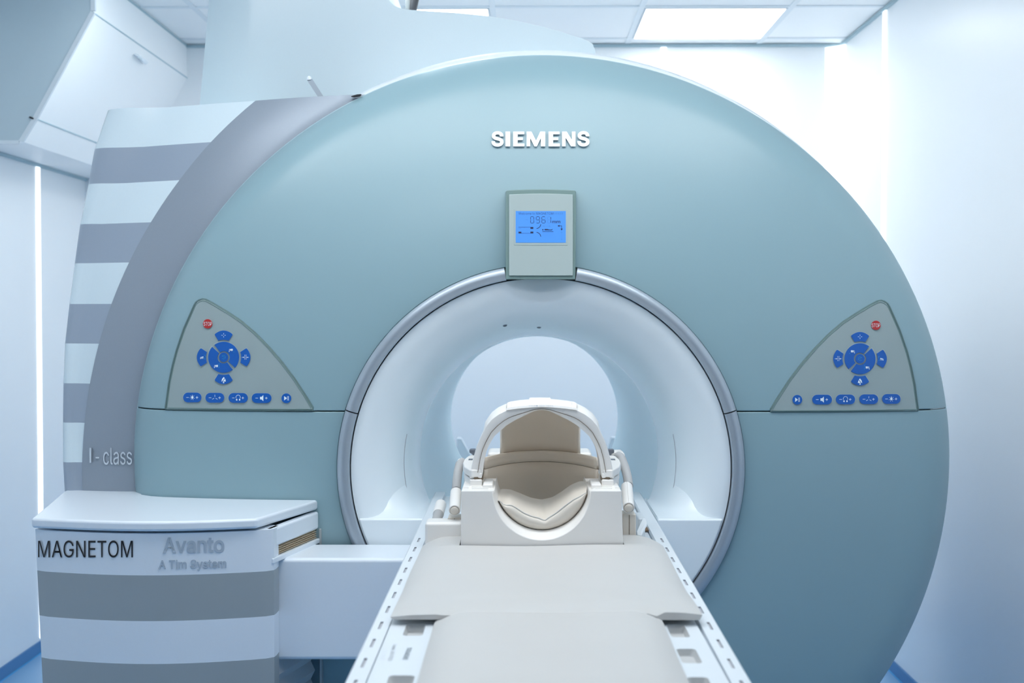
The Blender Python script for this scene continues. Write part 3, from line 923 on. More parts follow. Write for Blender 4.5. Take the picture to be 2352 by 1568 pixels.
# ------------------------------------------------------------------ cabinet at the scanner's side
cabinet = thing('equipment_cabinet', 'grey and white striped cabinet with black and silver lettering below the side cover', 'cabinet', (-0.9, -0.1, 0))
ZT = 0.96
def at_z(px, py, z):
    r = P(px, py, 1.0) - CAM
    return CAM + r * ((z - CAM.z) / r.z)
lid = [at_z(147, 1127, ZT), at_z(110, 1158, ZT), at_z(72, 1189, ZT)] + [at_z(72 + 518 * k / 10, 1189 + 7.5 * math.sin(PI * k / 10) + 1.5 * k / 10, ZT) for k in range(1, 11)] + [at_z(728.5, 1144, ZT)]
tipx, tipy = lid[-1].x, lid[-1].y
def back_y(x):
    return yg(x, 0.93) - 0.004 if x > -1.005 else 0.17
py_ = 1144
while lid[-1].y > back_y(lid[-1].x) - 0.010 and py_ < 1160:
    py_ += 0.5; lid[-1] = at_z(728.5, py_, ZT)
tipx, tipy = lid[-1].x, lid[-1].y
lid += [Vector((x, back_y(x), ZT)) for x in np.linspace(tipx - 0.002, -1.0, 14)] + [Vector((-1.012, 0.17, ZT)), Vector((lid[0].x, 0.175, ZT))]
TH = 0.023
m = MB().prism([(p.x, p.y, ZT - TH) for p in lid], (0, 0, TH))
m.build('lid', 'cab', cabinet, bevel=0.007, seg=4, angle=30)
fl = [at_z(76 + (605 - 76) * k / 10, 1210, 0.93) for k in range(11)]
# plan of the front: corner to corner, bowed
xa, ya = lid[2].x + 0.001, lid[2].y + 0.010
xb, yb = lid[12].x + 0.012, lid[12].y + 0.012
def front_xy(t, z):
    sh = 0.0145 * (0.93 - z) / 0.37
    x = xa + sh * (1 - t) + (xb - xa) * t
    y = ya + (yb - ya) * t - 0.045 * math.sin(PI * t)
    return x, y
ZST = [0.93]
def z_at(py): return P(345, py, front_xy(0.5, 0.8)[1] + 3.1).z
zb0 = [0.932, z_at(1321), z_at(1426), z_at(1524.5)]
stp = zb0[2] - zb0[3]
while zb0[-1] > 0.12: zb0.append(zb0[-1] - stp)
zb0.append(0.004)
SLOTZ = P(610, 1272, 2.87).z
rows, mi = [], []
def edge_pts(z, chamfer):
    row = []
    x0, y0 = front_xy(0, z)
    row.append((x0 + 0.03, 0.16, z)); row.append((x0 + 0.004, 0.15, z)); row.append((x0, y0 + 0.02, z)); row.append((x0 + 0.0015, y0 + 0.006, z))
    for k in range(1, 20):
        x, y = front_xy(k / 20, z)
        row.append((x, y, z))
    x1, y1 = front_xy(1, z)
    # soft corner, then a short return
    row.append((x1 - 0.010, y1 - 0.0015, z)); row.append((x1 + 0.004, y1 + 0.003, z)); row.append((x1 + 0.020, y1 + 0.016, z)); row.append((x1 + 0.022, y1 + 0.03, z)); row.append((x1 + 0.0225, y1 + 0.06, z))
    return row
for i in range(len(zb0) - 1):
    g = i % 2 == 1
    for j in range(3):
        rows.append(edge_pts(zb0[i] + (zb0[i + 1] - zb0[i]) * j / 3, 0)); mi.append(1 if g else 0)
rows.append(edge_pts(zb0[-1], 0))
m = MB().grid(rows, close=True, mi=mi)
m.add([(p[0], p[1], 0.932) for p in rows[0]], [tuple(range(len(rows[0])))], 0)
m.build('cabinet_body', ['cab', 'cabgrey'], cabinet, angle=30)
# head rail running along the chamfer above the opening, back wall of the opening, bellows
x1, y1 = front_xy(1, 0.93)
cA = Vector((x1 + 0.016, y1 + 0.012, 0)); cB = Vector((tipx + 0.002, tipy + 0.012, 0))
cd = (cB - cA).normalized(); cn = Vector((cd.y, -cd.x, 0))
zc0 = P(722, 1214, cB.y + 3.1).z
hd = MB().prism([cA + Vector((0, 0, zc0)), cB + Vector((0, 0, zc0)), cB + Vector((0, 0, 0.932)), cA + Vector((0, 0, 0.932))], (-cn.x * 0.02, -cn.y * 0.02, 0))
hd.build('head_rail', 'cab', cabinet, bevel=0.006)
ARMT = P(800, 1282, 2.905).z
def bellow(z0, z1, n, name, mt, depth=0.012, inset=0.022):
    rows = []
    for i in range(2 * n + 1):
        z = z0 + (z1 - z0) * i / (2 * n)
        o = -cn * (inset + (depth if i % 2 else 0))
        rows.append([cA + cd * 0.001 + o + Vector((0, 0, z)), cB + o * 0.8 - cd * 0.004 + Vector((0, 0, z))])
    return MB().grid(rows).build(name, mt, cabinet, angle=20)
bellow(ARMT + 0.008, zc0 + 0.004, 6, 'upper_bellows', 'bellowcream', 0.012, 0.004)
ARMB = P(800, 1516, 2.905).z
bellow(0.05, ARMB + 0.01, 13, 'lower_bellows', 'bellow', 0.014, 0.012)
MB().prism([cA + cn * 0.004 + Vector((0, 0, ARMT - 0.002)), cB + cn * 0.002 + Vector((0, 0, ARMT - 0.002)), cB + cn * 0.002 + Vector((0, 0, ARMT + 0.010)), cA + cn * 0.004 + Vector((0, 0, ARMT + 0.010))], (-cn.x * 0.02, -cn.y * 0.02, 0)).build('slide_plate', 'cab', cabinet, bevel=0.002)
MB().prism([cB + Vector((0.0, 0, 0.02)), cB + Vector((0.006, 0.004, 0.02)), cB + Vector((0.012, 0.1, 0.02)), cB + Vector((-0.01, 0.1, 0.02))], (0, 0, zc0 - 0.02)).build('guide_post', 'cabgrey', cabinet, bevel=0.002)
def GC(px, py, off=0.0):
    d = 2.83
    for _ in range(6):
        q = P(px, py, d)
        t = min(1, max(0, (q.x - xa) / (xb - xa)))
        d = 3.1 + front_xy(t, q.z)[1] - off
    return P(px, py, d)
lt = MB(); put_text(lt, 'MAGNETOM', (87.5, 1241, 305, 1280), GC, 0.001, bold=-0.001, depth=0.0008)
tag(lt.build('lettering', 'blacktxt', cabinet), 'thin black capital lettering')
lt = MB(); put_text(lt, 'Avanto', None, GC, 0.001, bold=0.018, depth=0.0008, corners=[(374, 1234), (515, 1231.5), (515, 1268.5), (374, 1271)])
tag(lt.build('lettering', 'foil', cabinet), 'large bold silver lettering')
lt = MB(); put_text(lt, 'A Tim System', None, GC, 0.001, bold=0.016, depth=0.0008, corners=[(364, 1286), (520, 1283), (520, 1309), (364, 1312)])
tag(lt.build('lettering', 'foil', cabinet), 'small bold silver lettering')

# ------------------------------------------------------------------ patient table
table = thing('patient_table', 'long white patient table with slotted side rails running into the scanner bore', 'table', (-0.01, -1.4, 0))
ZR = 0.9385
Y0, Y1 = -2.45, 0.30
def xl_r(y): return -0.277
def xr_r(y): return 0.2528 + (max(y, -1.5) + 1.44) / 1.31 * 0.013
def rail(s, name):
    """a rail with real slots cut through its top face"""
    m = MB()
    cuts = []
    y = -0.395
    while y > Y0 + 0.1:
        cuts.append((y, y - 0.047)); y -= 0.1045
    ys = [Y1]
    for a, b in cuts: ys += [a, b]
    ys.append(Y0)
    def X(u, y):
        xo = xl_r(y) if s < 0 else xr_r(y)
        return xo - s * u
    uo, ui, u0, u1 = 0.003, 0.0275, 0.0120, 0.0165
    lt_ = 0.0
    for k in range(len(ys) - 1):
        a, b = ys[k], ys[k + 1]
        for p, q in ((uo, u0), (u0, u1), (u1, ui)):
            if (p, q) == (u0, u1) and k % 2 == 1:
                m.grid([[(X(p, a), a, ZR - 0.0025), (X(q, a), a, ZR - 0.0025)], [(X(p, b), b, ZR - 0.0025), (X(q, b), b, ZR - 0.0025)]], mi=1)
                for e, f in (((p, a), (q, a)), ((q, a), (q, b)), ((q, b), (p, b)), ((p, b), (p, a))):
                    m.add([(X(*e), e[1], ZR), (X(*f), f[1], ZR), (X(*f), f[1], ZR - 0.0025), (X(*e), e[1], ZR - 0.0025)], [(0, 1, 2, 3)], 1)
            else:
                m.grid([[(X(p, a), a, ZR), (X(q, a), a, ZR)], [(X(p, b), b, ZR), (X(q, b), b, ZR)]])
        pr = [(X(uo, a), ZR), (X(0.0, a), ZR - 0.003), (X(0.0, a), ZR - 0.055), (X(0.006, a), ZR - 0.062)]
        pb = [(X(uo, b), ZR), (X(0.0, b), ZR - 0.003), (X(0.0, b), ZR - 0.055), (X(0.006, b), ZR - 0.062)]
        m.grid([[(x, a, z) for x, z in pr], [(x, b, z) for x, z in pb]])
        m.grid([[(X(ui, a), a, ZR), (X(ui, a), a, ZR - 0.02)], [(X(ui, b), b, ZR), (X(ui, b), b, ZR - 0.02)]])
    for y in (Y0, Y1):
        m.add([(X(uo, y), y, ZR), (X(0, y), y, ZR - 0.003), (X(0, y), y, ZR - 0.055), (X(0.006, y), y, ZR - 0.062), (X(ui, y), y, ZR - 0.062), (X(ui, y), y, ZR)], [tuple(range(6))])
    return m.build(name, ['rail', 'slot'], table, angle=40)
rail(-1, 'side_rail'); rail(1, 'side_rail')
MB().prism([(-0.2490, Y0, ZR - 0.012), (-0.2490, Y1, ZR - 0.012), (0.238, Y1, ZR - 0.012), (0.222, Y0, ZR - 0.012)], (0, 0, -0.055)).build('tabletop', 'rail', table)
# arm that carries the table out of the cabinet
MB().box(P(614, 1400, 2.905).x, 0.19, -0.195, -0.014, ARMB, ARMT).build('support_arm', 'cab', table, bevel=0.010, seg=4)
MB().box(-0.20, 0.18, -0.9, 0.0, ARMT - 0.12, ZR - 0.068).build('table_carriage', 'rail', table, bevel=0.01)

# ------------------------------------------------------------------ spine coil plate on the table
spine = thing('spine_coil', 'flat white spine coil plate with grey pockets lying between the table rails', 'coil', (-0.01, -1.7, ZR - 0.012))
SZT = ZR + 0.001
def on_plate(px, py, off=0.0):
    return at_z(px, py, SZT + off)
XA, XB = -0.2472, 0.2218
POCK = [[(933, 1431.6), (978, 1434), (971.6, 1461.5), (924.6, 1457.5)], [(893, 1549), (954, 1551), (946, 1582), (883, 1582)],
        [(1531, 1435.6), (1574, 1433), (1584, 1461), (1541.7, 1464.8)], [(1555, 1490.7), (1598, 1487), (1612.6, 1520.5), (1565, 1524.5)], [(1578, 1556), (1626, 1552), (1640, 1584), (1590, 1588)]]
pks = []
for q in POCK:
    a = [on_plate(*p) for p in q]
    xs = [p.x for p in a]; ys = [p.y for p in a]
    pks.append(((a[0].x + a[3].x) / 2, (a[1].x + a[2].x) / 2, (a[2].y + a[3].y) / 2, (a[0].y + a[1].y) / 2))
YP0, YP1 = -2.40, -1.09
m = MB()
xs = sorted({XA, XB} | {round(v, 5) for p in pks for v in p[:2]})
ys = sorted({YP0, YP1} | {round(v, 5) for p in pks for v in p[2:]})
for i in range(len(xs) - 1):
    for j in range(len(ys) - 1):
        cxm, cym = (xs[i] + xs[i + 1]) / 2, (ys[j] + ys[j + 1]) / 2
        if any(p[0] < cxm < p[1] and p[2] < cym < p[3] for p in pks): continue
        m.grid([[(xs[i], ys[j], SZT), (xs[i + 1], ys[j], SZT)], [(xs[i], ys[j + 1], SZT), (xs[i + 1], ys[j + 1], SZT)]])
rim = [(XA, YP0), (XB, YP0), (XB, YP1), (XA, YP1)]
m.grid([[(x, y, SZT) for x, y in rim], [(x, y, SZT - 0.0125) for x, y in rim]], close=True)
m.build('plate', 'rail', spine)
for p in pks:
    m = MB()
    r = 0.007
    def rr_(d, z):
        x0, x1, y0, y1 = p[0] + d, p[1] - d, p[2] + d, p[3] - d
        out = []
        for (cx, cy, a0) in ((x1 - r, y1 - r, 0), (x0 + r, y1 - r, PI / 2), (x0 + r, y0 + r, PI), (x1 - r, y0 + r, 3 * PI / 2)):
            out += [(cx + r * math.cos(a0 + PI / 2 * k / 5), cy + r * math.sin(a0 + PI / 2 * k / 5), z) for k in range(6)]
        return out
    sq = []
    for k in range(24):
        x, y, _ = rr_(0, 0)[k]
        sq.append(((p[1] if k in range(0, 6) or k >= 18 else p[0]), (p[3] if k < 12 else p[2]), SZT))
    m.grid([sq, rr_(0.0005, SZT - 0.0002)], close=True, mi=1)
    m.grid([rr_(0.0005, SZT - 0.0002), rr_(0.0015, SZT - 0.004), rr_(0.004, SZT - 0.010)], close=True, mi=0)
    m.add(rr_(0.004, SZT - 0.010), [tuple(range(24))], 0)
    m.build('pocket', ['pocket', 'rail', 'slot'], spine, angle=40)
lt = MB(); put_text(lt, 'SIEMENS', None, on_plate, 0.0, bold=0.02, depth=0.0004, corners=[(947.0, 1486.5), (936, 1515), (924, 1513.5), (935.5, 1486.5)])
tag(lt.build('lettering', 'print', spine), 'small grey capital lettering')
lt = MB(); put_text(lt, 'Spine MATRIX', None, on_plate, 0.0, bold=0.0, depth=0.0004, corners=[(913, 1478), (901.5, 1517), (888, 1515.5), (900.5, 1478)])
tag(lt.build('lettering', 'printfaint', spine), 'faint grey lettering')
lt = MB(); put_text(lt, '1.5T', None, on_plate, 0.0, bold=0.0, depth=0.0004, corners=[(889, 1494), (882, 1515), (872, 1514), (879, 1494)])
tag(lt.build('lettering', 'printfaint', spine), 'faint grey figures')

# ------------------------------------------------------------------ pad on the table
ZP = 0.962
def pad_half(y):
    """left and right edge of the pad at depth y"""
    if y > -1.155:
        l, r = -0.2475, 0.229 + (y + 1.17) * 0.016
        k = max(0.0, (y + 0.535) / 0.065)
        return l + 0.018 * (1 - math.sqrt(max(0, 1 - min(1, k) ** 2))), r - 0.04 * (1 - math.sqrt(max(0, 1 - min(1, k) ** 2)))
    return -0.1795, 0.1675
rows_t = []
yy = list(np.linspace(-0.604, -1.15, 32)) + [-1.1545]
yf = [-0.470 - 0.004 * k for k in range(5)] + list(np.linspace(-0.49, -0.604, 8))
def ztop(x, y, l, r, nar=False):
    e = min(x - l, r - x)
    k_ = min(1.0, max(0.0, (-0.95 - y) / 0.2)) if y > -1.155 else 0.0
    z = ZP - 0.016 * (1 - 0.8 * k_) * (1 - min(1, max(0, e) / 0.05)) ** 2
    z -= 0.010 * math.exp(-((x + 0.006) / 0.09) ** 2) * max(0, 1 - abs(y + 0.50) / 0.10)
    z += 0.0015 * math.sin(7 * x + 11 * y) + 0.001 * math.sin(23 * x - 9 * y)
    b = max(0.0, 1 + (y + 0.47) / 0.03) if y > -0.50 else 0
    z -= 0.012 * b ** 2
    # crease where the narrow part begins
    z += 0.0022 * math.exp(-((y + 1.085 + 0.0 * x) / 0.02) ** 2) * (1 if abs(x) < 0.16 else 0.2)
    if -1.155 < y < -1.12 and -0.172 < x < 0.16: z -= 0.006 * ((-1.12 - y) / 0.035) ** 2
    if y < -1.1552: z += 0.001 - 0.006 * max(0.0, 1 - (-1.12 - y) / 0.05 if not True else (1 - (-1.14 - y) / 0.045 if y > -1.185 else 0)) ** 2 * (1 if -0.172 < x < 0.16 else 0.3)
    if k_ and not (-0.165 < x < 0.15): z -= 0.004 * k_ ** 2
    return z
m = MB()
def section(y, part=None):
    l0, r0 = l, r = pad_half(y)
    if part == 'l': r = -0.1685
    if part == 'r': l = 0.1545
    pts = [(l, ZR + 0.0035 if y > -0.9 else SZT + 0.006), ]
    row = []
    for k in range(41):
        t = k / 40
        t = 0.5 - 0.5 * math.cos(PI * t) if True else t
        x = l + (r - l) * t
        row.append((x, y, ztop(x, y, l0, r0)))
    return row
rows_t = [section(y) for y in yy]
zbm = SZT + 0.004
rows_n = [section(y) for y in [-1.1555, -1.162, -1.17, -1.18, -1.19] + list(np.linspace(-1.25, -2.42, 22))]
# upper part: closed section loops (top row then flat underside)
def loop(row, zb):
    # the pad's front flaps stand a little clear of the plate
    return [(row[0][0] + 0.004, row[0][1], zb)] + row + [(row[-1][0] - 0.004, row[-1][1], zb)]
m.grid([loop(r, ZR + 0.0025 if r[0][1] > -0.95 else ZR + 0.003 + 0.007 * min(1, (-0.95 - r[0][1]) / 0.2)) for r in rows_t], close=True)
m.add(loop(rows_t[0], ZR + 0.0025), [tuple(range(43))])
for pt in 'lr':
    fl_ = [loop(section(y, pt), ZR + 0.0025) for y in yf]
    m.grid(fl_, close=True); m.add(fl_[0], [tuple(range(43))])
last = loop(rows_t[-1], ZR + 0.010)
m.add(last, [tuple(range(43))])
m.grid([loop(r, SZT + 0.0005) for r in rows_n], close=True)
m.add(loop(rows_n[0], SZT + 0.0005), [tuple(range(43))])
m.add(loop(rows_n[-1], SZT + 0.0005), [tuple(range(43))])
pad = m.build('table_pad', 'pad', angle=55, weld=False)
tag(pad, 'pale grey vinyl pad lying along the table in front of the head coil', 'pad')

# ------------------------------------------------------------------ head coil
CD = 2.5
coil = thing('head_coil', 'white plastic head coil with beige lining standing on the table before the bore', 'coil', (-0.0076, -0.5, ZR))
def base_shape():
    n = 40
    # U line on the front face, inner U line, outer outline
    fr, inn = [], []
    for k in range(n + 1):
        a = PI - PI * k / n                       # from the viewer's side wall across the bottom
        fr.append((1244 + 112 * math.cos(a), 1127 + 113 * math.sin(a)))
        inn.append((1244.5 + 108.5 * math.cos(a * 0.985 + 0.0235), 1109.3 + 109.2 * math.sin(a * 0.985 + 0.0235)))
    inn[0] = (1136.5, 1127); inn[-1] = (1352.5, 1127)
    out = dense([(1059.5, 1127), (1058, 1274), (1245, 1276), (1432, 1274), (1427.5, 1127)], n + 1)
    FR = [P(x, y, CD) for x, y in fr]; IN = [P(x, y, CD + 0.028) for x, y in inn]; OUT = [P(x, y, CD) for x, y in out]
    m = MB()
    m.grid([OUT, FR, [f.lerp(i, 0.4) - Vector((0, 0.004, 0)) for f, i in zip(FR, IN)], IN, [p + Vector((0, 0.19, 0)) for p in IN]])
    # outer sides and tops
    OB = [p + Vector((0, 0.19, 0)) for p in OUT]
    m.grid([OUT, OB])
    for s in (0, -1):
        ins = [OUT[s], FR[s], IN[s], IN[s] + Vector((0, 0.19, 0)), OB[s]]
        m.add(ins, [tuple(range(5))])
    m.grid([OB, [p + Vector((0, 0.19, 0)) for p in IN]])
    return m.build('coil_base', 'coil', coil, bevel=0.004, seg=3, angle=40)
base = base_shape()
def mx(x): return 2489 - x
# ribs on top of the base posts
zt = P(1100, 1127, CD).z
for s in (0, 1):
    m = MB()
    X = (lambda x: mx(x)) if s else (lambda x: x)
    for (x0, x1, y) in ((1083, 1122, 1122.5), (1083, 1121, 1118.5), (1065, 1076, 1121)):
        a, b = at_z(X(x0), y, zt), at_z(X(x1), y, zt)
        m.box(min(a.x, b.x), max(a.x, b.x), a.y - 0.0012, a.y + 0.0012, zt - 0.001, zt + 0.0016)
    m.build('catch_ribs', 'coil', base)
    # raised stop behind the ribs and the lower post of the hinge
    a, b = P(X(1110), 1110, 2.585), P(X(1133), 1110, 2.585)
    MB().box(min(a.x, b.x), max(a.x, b.x), CD - 3.1 + 0.045, CD - 3.1 + 0.13, zt - 0.004, zt + 0.007).build('stop_block', 'coil', base, bevel=0.003)
    a, b = P(X(1078.5), 1101, 2.575), P(X(1107), 1101, 2.575)
    MB().box(min(a.x, b.x), max(a.x, b.x), a.y, a.y + 0.11, zt - 0.004, P(1090, 1101, 2.575).z).build('lower_post', 'coil', base, bevel=0.003)

# upper half: arch with handle
INC = [(1107, 1098), (1109, 1080), (1112, 1058), (1114, 1048.5), (1117, 1036), (1124, 1020.5), (1135, 1002), (1149, 989), (1164.7, 975.6), (1184, 964), (1205, 954), (1226, 944), (1237.7, 941.6)]
FRC = [(1079, 1098), (1081, 1084), (1085, 1068), (1089.5, 1047), (1096, 1026), (1104, 1006), (1112, 990), (1116, 980), (1130, 963), (1146, 951.5), (1162, 943.5), (1195, 938.3), (1222, 936)]
SIL = [(1079, 1098), (1081, 1080), (1084, 1066), (1088, 1049), (1094, 1026), (1101.5, 1007), (1110, 989), (1114.5, 968), (1128, 948.5), (1143, 937), (1160, 929), (1192, 922.5), (1220, 920.5)]
def sym(c, top): return c + [(1244.5, top)] + [(mx(x), y) for x, y in c[::-1]]
def arc3(c, top, n=90):
    return dense(sym(c, top), n)
n = 90
ic, fc, slc = arc3(INC, 940.8), arc3(FRC, 935), arc3(SIL, 920)
# one parameter for all three: match by angle round the middle of the opening
def by_angle(c, n=100):
    a = [math.atan2(1100 - y, x - 1244.5) for x, y in c]
    t = np.linspace(PI - 0.01, 0.01, n)
    o = np.argsort(a)
    a_ = [a[i] for i in o]; xs_ = [c[i][0] for i in o]; ys_ = [c[i][1] for i in o]
    return [(interp(q, a_, xs_), interp(q, a_, ys_)) for q in t]
ic, fc, slc = (by_angle(dense(c, 300)) for c in (sym(INC, 940.8), sym(FRC, 935), sym(SIL, 920)))
AD = 2.58
mid = [((a[0] * 0.55 + b[0] * 0.45), (a[1] * 0.55 + b[1] * 0.45)) for a, b in zip(ic, fc)]
rI = [P(x, y, AD + 0.006) for x, y in ic]
rF = [P(x, y, AD) for x, y in fc]
rS = [P(x, y, AD + 0.045) for x, y in slc]
c0 = P(1244.5, 1100, AD)
def inset(r, k, dy):
    return [Vector((c0.x + (p.x - c0.x) * k, p.y + dy, c0.z + (p.z - c0.z) * k)) for p in r]
m = MB()
rM = [P(x, y, AD - 0.001) for x, y in mid]
m.grid([inset(rI, 1.0, 0.075), inset(rI, 0.997, 0.03), rI, rM, rF, [f.lerp(s, 0.25) + Vector((0, -0.004, 0.001)) for f, s in zip(rF, rS)], rS, inset(rS, 0.995, 0.03), inset(rI, 1.0, 0.075)])
arch = m.build('coil_arch', 'coil', coil, angle=45)
sm_ = MB()
sm_.tube([p + Vector((0, -0.0012, 0)) for p in [P(a[0] * 0.60 + b[0] * 0.40, a[1] * 0.60 + b[1] * 0.40, AD - 0.0005) for a, b in zip(ic, fc)]][3:-3], 0.0006, 5)
sm_.build('arch_seam', 'seam', arch)
for s in (0, 1):
    X = (lambda x: mx(x)) if s else (lambda x: x)
    # foot of the arch
    a, b = P(X(1078), 1092, AD), P(X(1107), 1099, AD)
    MB().box(min(a.x, b.x), max(a.x, b.x), AD - 3.1 - 0.001, AD - 3.1 + 0.09, P(1090, 1098.5, AD).z, P(1090, 1086, AD).z).build('arch_foot', 'coil', arch, bevel=0.003)
    # hinge lug beside the foot
    zl = P(1080, 1078, AD).z
    plan = [(1083, 1077, 2.575), (1079, 1078, 2.58), (1066, 1070.5, 2.64), (1063, 1063, 2.70), (1066, 1054, 2.76), (1074, 1047, 2.82), (1086, 1042.5, 2.86), (1100, 1042.5, 2.86), (1106, 1060, 2.72), (1104, 1077, 2.58)]
    poly = [Vector((P(X(x), y, d).x, d - 3.1, zl)) for x, y, d in plan]
    lug = MB().prism(poly, (0, 0, -0.016)).build('hinge_lug', 'coil', coil, bevel=0.003)
    poly2 = [Vector((p.x + (0.003 if p.x < c0.x else -0.003), p.y, zl - 0.019)) for p in poly]
    MB().prism(poly2, (0, 0, -0.016)).build('lower_lug', 'coil', lug, bevel=0.003)
    pl3 = [Vector((c0.x + (p.x - c0.x) * 0.96, p.y + 0.002, zl - 0.015)) for p in poly]
    MB().prism(pl3, (0, 0, -0.006)).build('lug_gap', 'seam', lug)
    # side wall below the lug
    pl4 = [Vector((c0.x + (p.x - c0.x) * 0.985, p.y + 0.02, zl - 0.034)) for p in poly]
    MB().prism(pl4, (0, 0, -(zl - 0.034 - ZR - 0.005))).build('side_shell', 'coil', coil, bevel=0.003)
    a = at_z(X(1081), 1055, zl)
    MB().box(a.x - 0.0045, a.x + 0.0045, a.y - 0.012, a.y + 0.012, zl - 0.001, zl + 0.0006).build('lug_slot', 'lever', lug)
    # slate release lever behind
    sg = -1 if s == 0 else 1
    lv = [(1093, 1031.5), (1079.5, 1031.5), (1078, 1034), (1078, 1040), (1083, 1042), (1086, 1045), (1087.5, 1049), (1095, 1049)]
    MB().prism([P(X(x), y, 2.835) for x, y in lv], (0, 0.02, 0)).build('release_lever', 'lever', coil, bevel=0.0025)
# handle over the arch
HX = [(1163, 942.6), (1166, 941.5), (1195, 937.6), (1222, 935.4)]
hc = by_angle(dense(sym([(1100, 1000)] + HX, 934.4), 300), 100)
hl = [p for p in dense(sym(HX, 934.4), 50)]
ht = [p for p in dense(sym([(1163, 927), (1170, 922.5), (1192, 918.8), (1218, 916.6)], 915.6), 50)]
m = MB()
hl3 = [P(x, y, AD - 0.006) for x, y in hl]
hm3 = [P(x, y - 5.5, AD - 0.004) for x, y in hl]
h_in = [P(x, y - 6, AD + 0.012) for x, y in hl]
ht3 = [P(x, y + 2, AD + 0.018) for x, y in ht]
ht4 = [P(x, y, AD + 0.022) for x, y in ht]
m.grid([[p + Vector((0, 0.03, 0)) for p in hl3], hl3, hm3, h_in, ht3, ht4, [p + Vector((0, 0.03, -0.002)) for p in ht4]])
for e in (0, -1):
    m.add([hl3[e] + Vector((0, 0.03, 0)), hl3[e], hm3[e], ht4[e], ht4[e] + Vector((0, 0.03, -0.002))], [tuple(range(5))])
m.build('handle', 'coil', arch, angle=35)
for s in (0, 1):
    X = (lambda x: mx(x)) if s else (lambda x: x)
    MB().prism([P(X(1164), 941.5, AD - 0.005), P(X(1174), 939.5, AD - 0.005), P(X(1176), 923, AD + 0.014), P(X(1164), 926, AD + 0.014)], (0, 0.02, 0)).build('handle_end', 'coil', arch, bevel=0.002)
MB().prism([P(1215, 917, AD + 0.025), P(1266, 917, AD + 0.025), P(1264, 914, AD + 0.027), P(1217, 914, AD + 0.027)], (0, 0.02, 0)).build('handle_cap', 'coil', arch, bevel=0.001)
lt = MB(); put_text(lt, 'HEAD MATRIX', (1215, 930, 1271, 933.2), lambda x, y, o: P(x, y, AD - 0.0065), 0)
tag(lt.build('lettering', 'printfaint', arch), 'tiny faint lettering')

# beige lining: curved back wall and the broad band rising to the arch
ccx = c0.x
def wall_pt(u, z, hw=0.1235):
    return Vector((ccx + hw * u, 2.86 - 3.1 - 0.14 * abs(u) ** 2.3, z))
zs0 = P(1244, 1060, 2.86).z
zw = P(1160, 1041, 2.80).z
rows = [[wall_pt(-1 + 2 * k / 40, z) for k in range(41)] for z in np.linspace(ZR + 0.02, zs0, 6)]
MB().grid(rows).build('lower_lining', 'taupe', coil, solid=-0.006, angle=60)
rows = [[wall_pt(-1 + 2 * k / 40, z) for k in range(41)] for z in np.linspace(zs0 + 0.0012, zw, 4)]
up = MB().grid(rows).build('upper_lining', 'taupe', coil, solid=-0.006, angle=60)
MB().tube([wall_pt(-1 + 2 * k / 40, zs0 + 0.0006) + Vector((0, -0.0003, 0)) for k in range(41)], 0.0010, 6).build('lining_seam', 'seam', coil)
ub = 0.0835 / 0.1235
rows = []
for (y, z, hw) in ((0, zw - 0.002, .0835), (0, zw + 0.02, .083), (-0.004, zw + 0.04, .083), (-0.02, 1.176, .083), (-0.05, 1.196, .084), (-0.10, 1.216, .094), (-0.16, 1.229, .098), (-0.195, 1.230, .092)):
    rows.append([Vector((ccx + hw * (-1 + 2 * k / 20), 2.86 - 3.1 - 0.14 * abs(ub * (-1 + 2 * k / 20)) ** 2.3 * (1 if y > -0.03 else 0.2) + y, z - (0.035 * abs(-1 + 2 * k / 20) ** 2 if y < -0.05 else 0))) for k in range(21)])
MB().grid(rows).build('band_lining', 'taupe', coil, solid=-0.006, angle=70)
# rear shelf of the coil behind the openings
MB().box(ccx - 0.118, ccx + 0.118, -0.225, -0.13, zw - 0.07, zw - 0.006).build('rear_shell', 'coil', coil, bevel=0.008)

# cushion in the lower half
TCV = [(1142.6, 1149.5), (1147, 1149.8), (1156, 1158.4), (1163, 1160), (1174, 1159.3), (1186, 1166), (1203, 1177.5), (1222, 1185.5), (1236, 1188.5), (1245, 1192.5), (1252, 1195), (1260, 1188.5), (1278, 1177), (1297, 1161.6), (1316.5, 1147.6), (1332, 1140), (1347, 1131)]
RCV = [(1139, 1130), (1150, 1120), (1172, 1121), (1196, 1130), (1220, 1140), (1244, 1144), (1268, 1139), (1290, 1126), (1312, 1110), (1332, 1102), (1350, 1104)]
top_ = dense(TCV, 44)
a0_, a1_ = math.atan2(1109.3 - 1149, 1142 - 1244.5), math.atan2(1109.3 - 1131, 1347 - 1244.5)
bot = []
for k in range(44):
    a = (PI + 0.37) + (2 * PI - 0.2 - PI - 0.37) * k / 43
    bot.append((1244.5 + 106 * math.cos(a), 1109.3 - 107.2 * math.sin(a)))
rear = dense(RCV, 44)
m = MB()
rowsP = [[P(x, y, CD + 0.05) for x, y in bot], [P(x, y, CD + 0.030) for x, y in bot]]
rowsP.append([P(b[0] * .7 + t[0] * .3, b[1] * .7 + t[1] * .3, CD + 0.022) for b, t in zip(bot, top_)])
rowsP.append([P(b[0] * .3 + t[0] * .7, b[1] * .3 + t[1] * .7, CD + 0.022) for b, t in zip(bot, top_)])
rowsP.append([P(x, y + 1, CD + 0.027) for x, y in top_])
rowsP.append([P(x, y - 1, CD + 0.032) for x, y in top_])
for q, d in ((0.25, 0.06), (0.5, 0.10), (0.75, 0.135), (1.0, 0.165)):
    rowsP.append([P(t[0] * (1 - q) + r[0] * q, t[1] * (1 - q) + r[1] * q - 2 * math.sin(PI * q), CD + d) for t, r in zip(top_, rear)])
rowsP.append([p + Vector((0, 0.04, -0.012)) for p in rowsP[-1]])
